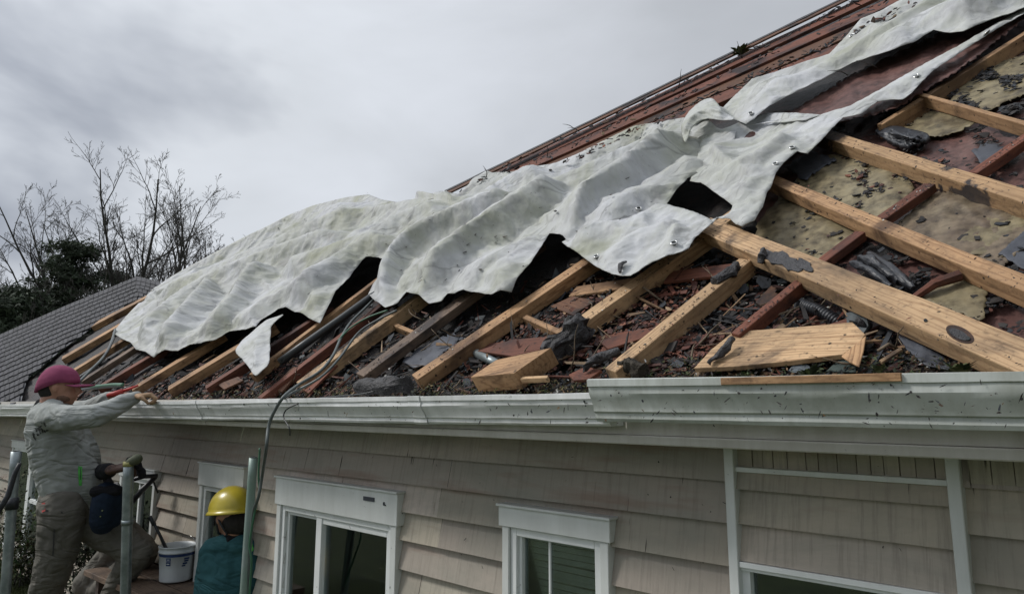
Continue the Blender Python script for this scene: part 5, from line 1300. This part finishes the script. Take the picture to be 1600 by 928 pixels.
# ---- man in the purple cap -------------------------------------------------
D1=4.05
a1=lambda x,y,f=0.: dep(x,y,D1+f)
p1r=empty('person_root_tmp',(0,0,0),None,None); bpy.data.objects.remove(p1r)
right=RT; up=ZU; away=FW0
H=a1(93,604)
hd_dir=(right*.93+away*.30+up*-.02).normalized()       # where he looks: towards the roof
hs=hd_dir.cross(up).normalized(); hu=hs.cross(hd_dir).normalized()   # hs points to his right (towards the camera)
if hs.dot(-away)<0: hs=-hs
sc=1.0
foot=Vector((a1(70,900).x,a1(70,900).y,LZ))
def person_body(prims,label,parentloc):
    o=blob('person',prims,M['skin'],None,.0065,3); tag(o,label,'person'); return o
headp=[E3(H+hu*.012-hd_dir*.008,hd_dir,hs,hu,.098,.076,.106),E3(H-hu*.048+hd_dir*.030,hd_dir,hs,hu,.064,.056,.062),
   ('c',[H-hu*.088+hd_dir*.058,H-hu*.092+hd_dir*.070],[.024,.018]),
   ('c',[H+hu*.018+hd_dir*.086,H-hu*.012+hd_dir*.104,H-hu*.028+hd_dir*.112,H-hu*.036+hd_dir*.100],[.010,.012,.0135,.012]),   # nose
   ('c',[H+hu*.030+hd_dir*.080-hs*.035,H+hu*.032+hd_dir*.092,H+hu*.030+hd_dir*.080+hs*.035],[.012,.013,.012]),      # brow
   ('c',[H-hu*.056+hd_dir*.087+hs*.018,H-hu*.056+hd_dir*.095,H-hu*.056+hd_dir*.087-hs*.018],[.007,.009,.007]),('c',[H-hu*.070+hd_dir*.084+hs*.014,H-hu*.070+hd_dir*.091,H-hu*.070+hd_dir*.084-hs*.014],[.007,.009,.007]),
   E3(H-hd_dir*.004+hs*.077-hu*.005,hd_dir,hu,hs,.020,.031,.010),E3(H-hd_dir*.004-hs*.077-hu*.005,hd_dir,hu,hs,.020,.031,.010),
   ('c',[H-hu*.06-hd_dir*.028,H-hu*.135-hd_dir*.045],[.058,.062])]
SHr=a1(84,650,-.17); SHl=a1(98,646,.17); CH=a1(90,668,0); HIP=a1(108,780,0)
ELr=a1(146,652,-.22); WRr=a1(203,624,-.10); ELl=a1(140,640,.22); WRl=a1(176,618,.10)
bodyp=headp+[('c',[CH,HIP],[.13,.13]),('c',[SHr,ELr,WRr],[.05,.04,.028]),('c',[SHl,ELl,WRl],[.05,.04,.028]),('c',[a1(86,636),CH],[.07,.1])]
HPr=a1(98,795,-.10); KNr=a1(92,880,-.12); ANr=a1(66,985,-.08); HPl=a1(124,795,.10); KNl=a1(216,862,.02); ANl=a1(160,960,.10)
bodyp+=[('c',[HPr,KNr,ANr],[.075,.055,.04]),('c',[HPl,KNl,ANl],[.075,.055,.04])]
man=blob('person',bodyp,M['skin'],None,.0075,3); tag(man,'man in purple cap and grey hoodie reaching over the gutter','person')
lum=man
def kid(o,par):
    mw=o.matrix_basis.translation.copy(); o.parent=par; o.location=mw-par.location; return o
fw=(right*.9+away*.3).normalized(); bkw=-fw
hood=blob('hoodie',[
   ('c',[a1(78,652,-.13),a1(100,648,.14)],[.085,.08]),
   ('c',[a1(82,664,-.05),a1(92,715,-.03),a1(108,770,-.02)],[.145,.15,.142]),
   ('c',[a1(92,664,.08),a1(112,715,.07),a1(118,768,.06)],[.14,.155,.15]),
   ('c',[a1(110,700,0),a1(128,745,0),a1(134,765,0)],[.10,.10,.095]),
   ('c',[a1(66,663,-.06),a1(66,690,-.04)],[.075,.07]),
   ('c',[a1(80,652,-.17),a1(112,653,-.24),a1(148,650,-.24)],[.078,.072,.066]),
   ('c',[a1(148,650,-.24),a1(178,637,-.17),a1(203,624,-.10)],[.068,.058,.046]),
   ('c',[a1(205,624,-.10),a1(212,620,-.08)],[.040,.036]),
   ('c',[a1(98,648,.17),a1(138,640,.22),a1(170,622,.12)],[.075,.062,.045]),
   ('c',[a1(66,640,-.06),a1(60,650,0),a1(64,646,.08)],[.05,.06,.05]),
   ('c',[a1(78,633,-.08),a1(90,634,-.09)],[.04,.034]),
   ('c',[a1(84,782,-.06),a1(140,776,.02)],[.085,.085])],M['hoodie'],None,.0085,5,.014,.05); kid(hood,man)
hl=blob('hood_lining',[('c',[a1(55,642,-.04),a1(64,630,-.05),a1(74,625,-.05)],[.024,.030,.022])],M['darkcloth'],None,.006,3); kid(hl,man)
hm=blob('hair',[E3(H-hd_dir*.038-hu*.012,hd_dir,hs,hu,.072,.074,.078)],M['hair'],None,.006,2); kid(hm,man)
beard=blob('stubble',[E3(H-hu*.062+hd_dir*.028,hd_dir,hs,hu,.060,.0575,.042)],simple('stubble_skin',(.20,.11,.075),.8,0,.3,60,.5,.002,300),None,.005,2); kid(beard,man)
# cap: crown, brim, back strap
def cap():
    V=[];F=[]; n,mm=28,9; c=H+hu*.022-hd_dir*.012
    for i in range(mm+1):
        th_=pi*.5*i/mm
        for k in range(n):
            a=2*pi*k/n; r=math.sin(th_); f_=.112+(.008 if math.cos(a)>0 else .004)
            rr_=1+.012*abs(math.sin(a*3)); V.append(c+hu*.104*math.cos(th_)**.85+hd_dir*(f_-.008)*r*math.cos(a)*rr_+hs*.086*r*math.sin(a)*rr_-hu*.05*(i/mm)**2*max(0,-math.cos(a)+.25))
    for i in range(mm):
        for k in range(n): F.append((i*n+k,(i+1)*n+k,(i+1)*n+(k+1)%n,i*n+(k+1)%n))
    o=from_data('cap',V,F,M['cap'],None,True); s=o.modifiers.new('s','SOLIDIFY'); s.thickness=.004; kid(o,man); tag(o,'faded purple baseball cap')
    V=[];F=[]; n=18;mm=6
    for i in range(mm+1):
        for k in range(n+1):
            a=-1.05+2.1*k/n; q=i/mm; r0=hd_dir*.117*math.cos(a)*(1-.0)+hs*.086*math.sin(a); e=hd_dir*.082*q*math.cos(a*.8)
            V.append(c+r0+e+hs*math.sin(a)*.006*q-hu*(.004+.010*q*0+.022*abs(math.sin(a))**2*(.4+.6*q)))
    for i in range(mm):
        for k in range(n): F.append((i*(n+1)+k,i*(n+1)+k+1,(i+1)*(n+1)+k+1,(i+1)*(n+1)+k))
    b_=from_data('brim',V,F,M['cap'],None,True); s=b_.modifiers.new('s','SOLIDIFY'); s.thickness=.005; 
    mw=b_.matrix_basis.translation.copy(); b_.parent=o; b_.location=mw-man.location-o.location
    q=MB(); q.tube([c+hu*.099,c+hu*.106],[.009,.005],10); bt=q.build('button',M['cap'],None,True); mw=bt.matrix_basis.translation.copy(); bt.parent=o; bt.location=mw-man.location-o.location
cap()
ey=MB()
for s_ in (1,-1):
    e0=H+hu*.012+hd_dir*.086+hs*.032*s_
    for i in range(1): ey.tube([e0-hd_dir*.006,e0,e0+hd_dir*.004],[.008,.010,.005],10)
eo=ey.build('eyes',M['hair'],None,True); kid(eo,man)
kid(hand('hand',a1(207,622,-.09),(fw*.8-up*.12+away*.2),(-up+fw*.2),man,M['glove'],.20,1.05,1),man) if False else None
h1=hand('glove',a1(207,620,-.09),(fw+up*.12),(-up*.9+fw*.1),None,M['glove'],.19,1.35,-1); kid(h1,man)
h2=hand('hand',a1(174,619,.10),(fw+up*.12),(-up*.9),None,M['skin'],.18,1.0,1); kid(h2,man)
# trousers and boots
tr_=blob('trousers',[('c',[a1(92,786,-.06),a1(134,786,.05)],[.115,.115]),('c',[a1(98,792,-.10),a1(90,862,-.13),a1(82,890,-.13)],[.128,.108,.098]),
   ('c',[a1(82,890,-.13),a1(70,930,-.10),a1(52,985,-.08)],[.098,.088,.075]),('c',[a1(122,800,.06),a1(168,832,.05),a1(214,862,.02)],[.115,.108,.088]),
   ('c',[a1(214,864,.02),a1(190,905,.06),a1(160,960,.10)],[.085,.078,.065])],M['cargo'],None,.009,5,.018,.06); kid(tr_,man)
for (P_,dd) in ((a1(50,990,-.08),fw),(a1(158,966,.10),fw)):
    b_=blob('boot',[('c',[P_+up*.06,P_-up*.02],[.055,.06]),('c',[P_-up*.035,P_-up*.04+dd*.17],[.045,.04])],M['black'],None,.008,3); kid(b_,man)
# details
def strip(P,a,b_,th,m,name,par):
    q=MB(); q.obox(P,a,b_,th); o=q.build(name,M[m]); kid(o,par); return o
surf=None
dg=bpy.context.evaluated_depsgraph_get(); dg.update()
def on_surface(ob,x,y):
    """first surface point of an object seen at photo pixel x,y"""
    ev=ob.evaluated_get(bpy.context.evaluated_depsgraph_get()); mi=ev.matrix_world.inverted(); d=ray(x,y); o_=mi@CAM; dd=(mi.to_3x3()@d).normalized()
    ok,loc,nr,_=ev.ray_cast(o_,dd)
    if not ok: return None,None
    return ev.matrix_world@loc,(ev.matrix_world.to_3x3()@nr).normalized()
def decal(ob,polys,m,name,par,off=.003):
    """thin appliqué following the cloth: polys given as px polygons"""
    q=MB(); got=0
    for poly_ in polys:
        pts=[]
        for (x,y) in poly_:
            P,n=on_surface(ob,x,y)
            if P is None: break
            pts.append(P+n*off)
        else:
            c=sum(pts,Vector())/len(pts); Pc,nc=on_surface(ob,sum(p[0] for p in poly_)/len(poly_),sum(p[1] for p in poly_)/len(poly_))
            q.add(pts,[tuple(range(len(pts)))]); got+=1
    if got: o=q.build(name,M[m]); kid(o,par); return o
def strokes(path,wd):
    out=[]
    for i in range(len(path)-1):
        (x0,y0),(x1,y1)=path[i],path[i+1]; l=math.hypot(x1-x0,y1-y0); nx,ny=-(y1-y0)/l*wd/2,(x1-x0)/l*wd/2
        out.append([(x0+nx,y0+ny),(x1+nx,y1+ny),(x1-nx,y1-ny),(x0-nx,y0-ny)])
    return out
# blackletter lettering on the back, px taken from the photograph
let=[]
for pth,wd in (([(52,676),(54,684),(57,687)],1.8),([(50.5,679),(55,678)],1.2),
   ([(56.5,669),(59,680),(61.5,678)],1.7),([(56,674),(60.5,671.5),(59,668)],1.2),
   ([(61,665),(63.5,677.5)],1.5),([(60,668),(64.5,665.5)],1.1),([(64.5,664),(67.5,676)],1.8),([(62.5,672),(65.5,669)],1.1),
   ([(66,660),(70.5,675),(72,673)],1.7),([(69.5,659),(73,672.5),(76,671)],1.8),([(68.5,661.5),(70.5,659.5)],1.2)): let+=strokes(pth,wd)
decal(hood,let,'char','lettering',man)
gp=[]
for i in range(10): y=728+i*3; gp.append([(121.5+.15*i,y),(128.5-.05*i,y+.3),(128.5-.05*i,y+3.2),(121.5+.15*i,y+3)])
decal(hood,gp,'lime','lime_strip',man,.004)
zp=[[(125.2,731+i*3),(126.2,731+i*3),(126.2,734+i*3),(125.2,734+i*3)] for i in range(6)]; decal(hood,zp,'char','zip',man,.006)
for pp in ([[(72,796),(98,799),(98,801.5),(72,798.5)]],[[(84,826),(86,826),(84,868),(82,868)]]): decal(tr_,pp,'char','pocket_seam',man,.003)
decal(tr_,[[(66,786),(71,785),(71,798),(66,800)]],'red','red_patch',man,.003)
# red handled tool in his left hand
tl=empty('hand_tool',a1(190,612,.10),'red handled tool held in the left hand of the man in the cap','hand tool')
q=MB(); q.tube([a1(168,618,.06),a1(180,615,.06),a1(192,611,.08)],[.012,.017,.015],10); q.build('grip',M['red'],tl,True)
q=MB(); q.tube([a1(192,611,.08),a1(206,606,.10),a1(216,602,.12)],[.010,.008,.006],8); q.build('shaft',M['red'],tl,True)
# navy tool pouch at his hip
po=empty('tool_pouch',a1(164,815,-.10),'navy tool pouch hanging at the hip of the man in the cap','tool pouch')
pb=blob('pouch',[('c',[a1(166,772,-.13),a1(164,795,-.13),a1(161,815,-.12)],[.072,.078,.072]),('c',[a1(180,772,-.10),a1(176,810,-.10)],[.055,.055])],M['navy'],None,.007,4); kid(pb,po)
fl_=blob('pouch_flap',[('c',[a1(150,768,-.17),a1(182,766,-.14)],[.035,.032])],M['darkcloth'],None,.006,3); kid(fl_,po)
for x,y in ((160,797),(157,806)):
    q=MB(); P,n=on_surface(pb,x,y)
    if P: q.tube([P,P+n*.004],.005,8); o=q.build('stud',M['grommet']); kid(o,po)

# ---- third worker, mostly hidden behind him --------------------------------
D3=4.45; a3=lambda x,y,f=0.: dep(x,y,D3+f)
w3b=blob('person',[('e',a3(112,700),right*.09,away*.075,up*.11),('c',[a3(114,712),a3(118,735)],[.06,.07]),('c',[a3(120,738),a3(150,800)],[.12,.13]),('c',[a3(124,740,-.1),a3(150,748,-.14),a3(170,737,-.2)],[.05,.04,.028]),
   ('c',[a3(150,800,-.03),a3(215,860,-.03),a3(152,922,.05)],[.07,.05,.04]),('c',[a3(150,800,.1),a3(180,855,.1),a3(140,905,.1)],[.06,.045,.04]),
   E3(a3(121,703),right,away,up,.02,.02,.02),E3(a3(112,701,-.09),right,up,away,.018,.028,.01)],M['skin'],None,.009,3); tag(w3b,'crouching worker hidden behind the man in the cap, brown glove on the pole','person')
j3=blob('jacket',[('c',[a3(118,742),a3(135,760),a3(152,790)],[.13,.15,.14]),('c',[a3(124,738,-.1),a3(150,748,-.16),a3(166,736,-.24)],[.065,.056,.045])],M['darkcloth'],None,.009,4,.01,.05); kid(j3,w3b)
s3=blob('shirt',[('c',[a3(166,768,-.18),a3(178,764,-.16),a3(184,775,-.14)],[.045,.05,.04])],M['shirt'],None,.008,3,.008,.03); kid(s3,w3b)
t3_=blob('trousers',[('c',[a3(150,800,-.03),a3(196,845,-.02),a3(222,862,-.03)],[.13,.12,.10]),('c',[a3(222,865,-.03),a3(190,895,0),a3(150,925,.05)],[.095,.085,.07]),('c',[a3(150,800,.1),a3(182,856,.1),a3(136,912,.1)],[.12,.10,.09])],M['cargo'],None,.01,4,.016,.06); kid(t3_,w3b)
b3_=blob('boot',[('c',[a3(220,880,.0),a3(234,872,.0)],[.05,.04])],M['black'],None,.008,3); kid(b3_,w3b)
h3=blob('hair',[E3(a3(110,696),right,away,up,.095,.08,.1)],M['hair'],None,.008,3); kid(h3,w3b)
g3=hand('glove',dep(170,735,3.86),(right*.95+up*.22),(away*.2-up*.55+right*.2),None,M['brownglove'],.21,1.0,1); kid(g3,w3b)
gl2=blob('sleeve_cuff',[('c',[a3(158,737,-.3),dep(170,735,3.88)],[.050,.045])],M['darkcloth'],None,.007,3); kid(gl2,w3b)
g4=hand('glove',dep(222,742,3.78),(-right*.35+up*.9),(-right*.5-away*.2),None,M['darkcloth'],.17,1.1,1); kid(g4,w3b)
kn=blob('pole_cap',[('c',[dep(204,722,3.7),dep(214,717,3.72)],[.026,.030])],simple('olive_rubber',(.075,.085,.045),.7),None,.005,3); tag(kn,'olive rubber knob on top of the galvanised scaffold pole','knob')

# ---- worker with yellow helmet ---------------------------------------------
D2=3.75; a2=lambda x,y,f=0.: dep(x,y,D2+f)
f2=(-right*.80+away*.60).normalized()      # he faces the wall, a little to the left
s2=f2.cross(up).normalized(); H2=a2(362,806)
if s2.dot(right)<0: s2=-s2
w2b=blob('person',[E3(H2+up*.015,f2,s2,up,.098,.078,.108),E3(H2-up*.05+f2*.035,f2,s2,up,.064,.056,.062),('c',[H2-up*.02+f2*.10,H2-up*.035+f2*.112],[.011,.014]),
   ('c',[H2-up*.056+f2*.088+s2*.018,H2-up*.056+f2*.096,H2-up*.056+f2*.088-s2*.018],[.009,.011,.009]),
   E3(H2-up*.005+s2*.079,f2,up,s2,.02,.031,.01),E3(H2-up*.005-s2*.079,f2,up,s2,.02,.031,.01),
   ('c',[H2-up*.06-f2*.03,a2(365,846),a2(364,870)],[.052,.05,.06]),('c',[a2(364,885),a2(360,1010)],[.11,.12]),('c',[a2(338,862),a2(322,930),a2(318,990)],[.05,.045,.035]),('c',[a2(396,862),a2(404,930),a2(400,990)],[.05,.045,.035]),
   ('c',[a2(350,1020),a2(350,1130),a2(350,1240)],[.08,.06,.045]),('c',[a2(376,1020),a2(378,1130),a2(378,1240)],[.08,.06,.045])],M['skin'],None,.0075,3)
tag(w2b,'worker in yellow helmet and teal jacket seen from behind beside the wall','person')
jk=blob('jacket',[('c',[a2(338,862,-.0),a2(388,860,.02)],[.088,.09]),('c',[a2(362,862),a2(362,905),a2(360,1010)],[.11,.17,.17]),('c',[a2(346,880),a2(340,1000)],[.12,.13]),('c',[a2(382,880),a2(384,1000)],[.12,.13]),
    ('c',[a2(336,862),a2(324,925,-.02),a2(322,985,-.06)],[.085,.075,.06]),('c',[a2(392,862),a2(398,925),a2(398,985)],[.08,.07,.06]),('c',[a2(350,852,-.03),a2(376,850,-.03)],[.068,.068])],M['teal'],None,.009,5,.012,.06); kid(jk,w2b)
lg=blob('trousers',[('c',[a2(362,1010),a2(362,1030)],[.17,.16]),('c',[a2(348,1030),a2(350,1130),a2(350,1240)],[.11,.085,.07]),('c',[a2(378,1030),a2(378,1130),a2(378,1240)],[.11,.085,.07])],M['cargo'],None,.012,3); kid(lg,w2b)
hr2=blob('hair',[E3(H2-f2*.034-up*.022+s2*.006,f2,s2,up,.080,.079,.080)],M['hair'],None,.007,2); kid(hr2,w2b)
col=blob('collar',[('c',[a2(352,836,.03),a2(362,842,-.06),a2(378,838,-.02)],[.030,.034,.034])],M['darkcloth'],None,.006,3); kid(col,w2b)
def helmet():
    V=[];F=[]; n,mm=36,12; c=H2+up*.035; f_=(f2-up*.10).normalized(); u_=s2.cross(f_).normalized(); u_=u_ if u_.z>0 else -u_
    for i in range(mm+1):
        th_=pi*.5*i/mm
        for k in range(n):
            a=2*pi*k/n; r=math.sin(th_)**.9; ridge=.005*math.exp(-(math.sin(a)*r*3.2)**2)*(1-.3*i/mm)
            V.append(c+u_*(.122*math.cos(th_)+ridge)+f_*.138*r*math.cos(a)+s2*.115*r*math.sin(a))
    base=mm*n
    for q,(e,dz) in enumerate(((1.05,-.004),(1.10,-.012),(1.085,-.016))):
        for k in range(n):
            a=2*pi*k/n; ex=e+(.14*max(0,math.cos(a))**3 if q else 0)
            V.append(c+u_*(dz-.010*max(0,math.cos(a))**2*(q>0))+f_*.138*ex*math.cos(a)+s2*.115*e*math.sin(a))
    for i in range(mm+3):
        for k in range(n): F.append((i*n+k,(i+1)*n+k,(i+1)*n+(k+1)%n,i*n+(k+1)%n))
    o=from_data('helmet',V,F,M['helmet'],None,True); s=o.modifiers.new('s','SOLIDIFY'); s.thickness=.003; kid(o,w2b); tag(o,'scratched yellow hard hat')
    return c
hc=helmet()
stp=MB(); l_=H2-s2*.082
stp.tube([l_+f2*.03+up*.03,l_+f2*.01-up*.03,H2-s2*.055+f2*.03-up*.085,H2-up*.115+f2*.05],.0065,8); stp.tube([l_+f2*.03+up*.03,l_-f2*.035-up*.03,H2-s2*.05-f2*.05-up*.085,H2-s2*.03-up*.115+f2*.03],.0055,8)
so_=stp.build('chin_strap',M['black'],None,True); kid(so_,w2b)
lm=blob('lime_collar',[('c',[a2(388,842,-.09),a2(393,858,-.11)],[.014,.012])],M['lime'],None,.005,2); kid(lm,w2b)
for (x,y) in ((350,1250),(378,1250)):
    P_=a2(x,y); P_.z=.05; b_=blob('boot',[('c',[P_+up*.06,P_],[.055,.055]),('c',[P_-up*.005,P_+f2*.17-up*.01],[.04,.036])],M['black'],None,.009,3); kid(b_,w2b)

# ============================================================ TREES AND BUSHES
M['bark']=simple('bark',(.085,.078,.072),.95,0,.35,6,.6,.02,30)
def tree(x,ytop,f,seed,fan,label,limbs=6,thick=.15,W=1.,zs=.30,group=None):
    rr=random.Random(seed); base=dep(x,632,f); base.z=0; Ht=dep(x,ytop,f).z
    t=empty('bare_tree',base,label,'tree',group); tk=MB(); cr=MB(); rmin=.0082*f/34
    def limb(P,d,L,r,lv,up_=.10):
        n=9 if lv<2 else 5; pts=[P]; rs=[r]; dirs=[d]
        for i in range(n):
            d=(d+Vector((rr.uniform(-1,1),rr.uniform(-1,1),rr.uniform(-.5,.5)))*(.13+.03*lv)+ZU*up_).normalized(); pts.append(pts[-1]+d*L/n); rs.append(max(rmin*.8,r*(1-.85*(i+1)/n))); dirs.append(d)
        cr.tube(pts,rs,7 if lv==0 else 5 if lv==1 else 3,False)
        if lv>=4 or L<.22: return
        k=[9,7,5,2][lv]
        for i in range(k):
            q=rr.uniform(.2,.95) if lv else .22+.74*(i+rr.random())/k; j=min(n-1,int(q*n)); p=pts[j].lerp(pts[j+1],q*n-j); dd=dirs[j]
            s_=dd.orthogonal().normalized(); s_=Matrix.Rotation(rr.uniform(0,2*pi),3,dd)@s_; an=rr.uniform(.4,.8)
            limb(p,(dd*math.cos(an)+s_*math.sin(an)).normalized(),L*(.46-.24*q)*rr.uniform(.7,1.25),max(rmin,rs[j]*.62),lv+1,up_*1.1)
    sp=base+ZU*Ht*zs; tk.tube([base,base+ZU*Ht*zs*.5,sp],[thick*1.5,thick*1.15,thick],12,False); tk.build('trunk',M['bark'],t,True)
    for i in range(limbs):
        a=2*pi*i/limbs+rr.uniform(-.3,.3); an=fan*rr.uniform(.25,1.); d=Vector((math.cos(a)*math.sin(an)*W,math.sin(a)*math.sin(an)*W,math.cos(an))).normalized()
        limb(sp-ZU*rr.uniform(0,.15)*Ht*zs,d,(Ht*(1-zs))*rr.uniform(.84,1.04)/max(.8,d.z),thick*rr.uniform(.45,.7),0,.03)
    cr.build('crown',M['bark'],t,True)
    return t
tree(182,300,34,3,.85,'tall bare tree behind the shingled roof, its limbs fanning highest of the bare trees',9,.24,zs=.18)
tree(250,332,35,8,.62,'bare tree with spreading limbs closest to the tarp',7,.19,zs=.2)
tree(112,360,38,21,.55,'bare tree just right of the dark pine',6,.16)
tree(-6,385,30,27,.6,'bare tree at the left edge reaching over the pines',5,.12)
tree(46,425,27,33,.8,'low tangled bare tree in front of the dark pine',6,.10)
tree(324,384,60,39,.4,'tiny distant bare tree above the tarp edge',4,.12)
def needles():
    m,t,b=mat('pine_needles'); a=nd(t,'ShaderNodeAttribute'); a.attribute_name='col'; t.links.new(a.outputs['Color'],b.inputs['Base Color']); b.inputs['Roughness'].default_value=.8; return m
M['needle']=needles()
def pine(x,ytop,f,W,seed,label,zlow=.25):
    rr=random.Random(seed); base=dep(x,632,f); base.z=0; Ht=dep(x,ytop,f).z; t=empty('pine_tree',base,label,'tree','pines behind the shingled roof')
    tk=MB(); tk.tube([base,base+ZU*Ht*.5,base+ZU*Ht*.97],[.28,.18,.03],8,False); lm=MB(); nb_=MB()
    for i in range(70):
        z=Ht*(zlow+(1-zlow)*rr.random()**.85); a=rr.uniform(0,2*pi); q=1-(z/Ht-zlow)/(1-zlow); L=W*(.25+.75*q**.7)*rr.uniform(.55,1.1)
        d=Vector((math.cos(a),math.sin(a),rr.uniform(-.05,.35))).normalized(); P=base+ZU*z; e=P+d*L; lm.tube([P,P+d*L*.5-ZU*.1,e],[.05,.035,.012],4,False)
        for k in range(7):
            c=P+d*L*rr.uniform(.3,1.05)+Vector((rr.uniform(-1,1),rr.uniform(-1,1),rr.uniform(-.4,.5)))*.45; R_=rr.uniform(.25,.5); g=rr.uniform(.5,1.3); 
            for j in range(34):
                v=Vector((rr.gauss(0,1),rr.gauss(0,1),rr.gauss(0,.55))).normalized()*R_*rr.uniform(.3,1); s_=rr.uniform(.07,.16); u=Vector((rr.uniform(-1,1),rr.uniform(-1,1),rr.uniform(-.5,1))).normalized(); w_=u.cross(v).normalized()
                nb_.add([c+v-u*s_,c+v+w_*s_*.3,c+v+u*s_,c+v-w_*s_*.3],[(0,1,2,3)],(.045*g,.062*g,.035*g))
    tk.build('trunk',M['bark'],t,True); lm.build('limbs',M['bark'],t,True); nb_.build('crown',M['needle'],t)
pine(88,372,31,2.6,5,'dark pine tree behind the shingled roof with its top left of the bare crowns')
pine(10,450,27,2.4,6,'dark pine tree cut by the left edge of the picture')
pine(168,420,42,2.0,7,'small pine glimpsed behind the trunks of the tall bare tree')
def bush(x,y,f,rx,rz,seed,label,n=5200,c=(.03,.04,.018)):
    rr=random.Random(seed); C0=dep(x,y,f); t=empty('bush',Vector((C0.x,C0.y,0)),label,'bush','bushes along the house wall'); mb=MB(); st=MB()
    cl=[(C0+Vector((rr.uniform(-1,1)*rx,rr.uniform(-1,1)*rx*.7,rr.uniform(-1,1)*rz)),rr.uniform(.12,.24),rr.uniform(.5,1.5)) for _ in range(34)]
    for c0,_,_ in cl[:14]: st.tube([Vector((C0.x+rr.uniform(-.1,.1),C0.y+rr.uniform(-.1,.1),0)),c0],[.012,.004],5,False)
    for i in range(n):
        c0,R_,g=cl[rr.randrange(len(cl))]; v=Vector((rr.gauss(0,1),rr.gauss(0,1),rr.gauss(0,.8))).normalized()*R_*rr.uniform(.5,1.05); s_=rr.uniform(.012,.026)
        u=(v.normalized()+Vector((rr.uniform(-1,1),rr.uniform(-1,1),rr.uniform(-1,1)))).normalized(); w_=u.cross(ZU).normalized(); p=c0+v
        if p.y>WY-.05: continue
        mb.add([p-u*s_,p+w_*s_*.5,p+u*s_,p-w_*s_*.5],[(0,1,2,3)],tuple(q*g*rr.uniform(.7,1.4) for q in c))
    st.build('stems',M['bark'],t); mb.build('foliage',M['leaf'],t)
bush(18,800,7.6,.55,.35,1,'dark bush under the far left window'); bush(28,850,6.2,.35,.30,2,'lower green bush above the lawn at the left edge',c=(.045,.06,.02))
bush(150,880,5.2,.35,.40,3,'dark leafy bush between the legs of the man in the cap',6500); bush(70,770,7.0,.16,.28,4,'small leafy shrub in front of the left window beside the trousers',2200,(.05,.065,.03))
# white rain pipe elbow under the far left window
dpz=MB(); dpz.tube([dep(38,850,6.6),dep(36,872,6.6),dep(40,880,6.6),dep(34,905,6.6)],[.035,.04,.045,.03],10); tag(dpz.build('rain_pipe',M['frame'],None,True),'white bent rain pipe end below the far left window','pipe')
def bank():
    V=[];F=[];nx,ny=40,16
    for j in range(ny+1):
        for i in range(nx+1):
            x=-12.5+(i/nx)*7.8; y=-3.2+(j/ny)*3.54; u=min(1,max(0,(-4.9-x)/.9)); w_=min(1,(y+3.2)/1.5); sm=lambda q:q*q*(3-2*q)
            V.append((x,y,.006+.62*sm(u)*sm(w_)+.03*noise.noise(Vector((x*2,y*2,0)))))
    for j in range(ny):
        for i in range(nx): F.append((j*(nx+1)+i,j*(nx+1)+i+1,(j+1)*(nx+1)+i+1,(j+1)*(nx+1)+i))
    o=from_data('ground_bank',V,F,bpy.data.materials['lawn'],None,True); tag(o,kind='structure')
bank()
gt=MB(); rr=random.Random(4)
for i in range(9000):
    P=hit(rr.uniform(-20,330),rr.uniform(860,945),Vector((0,0,.62)),ZU)
    if P.y>WY-.05: continue
    h_=rr.uniform(.02,.06); a=rr.uniform(0,6.28); u=Vector((math.cos(a),math.sin(a),0))*.004; k=Vector((rr.uniform(-1,1),rr.uniform(-1,1),0))*.02; g=rr.uniform(.6,1.5)
    gt.add([P-u,P+u,P+k+ZU*h_],[(0,1,2)],(.06*g,.08*g,.02*g))
tag(gt.build('grass',M['leaf']),kind='stuff')
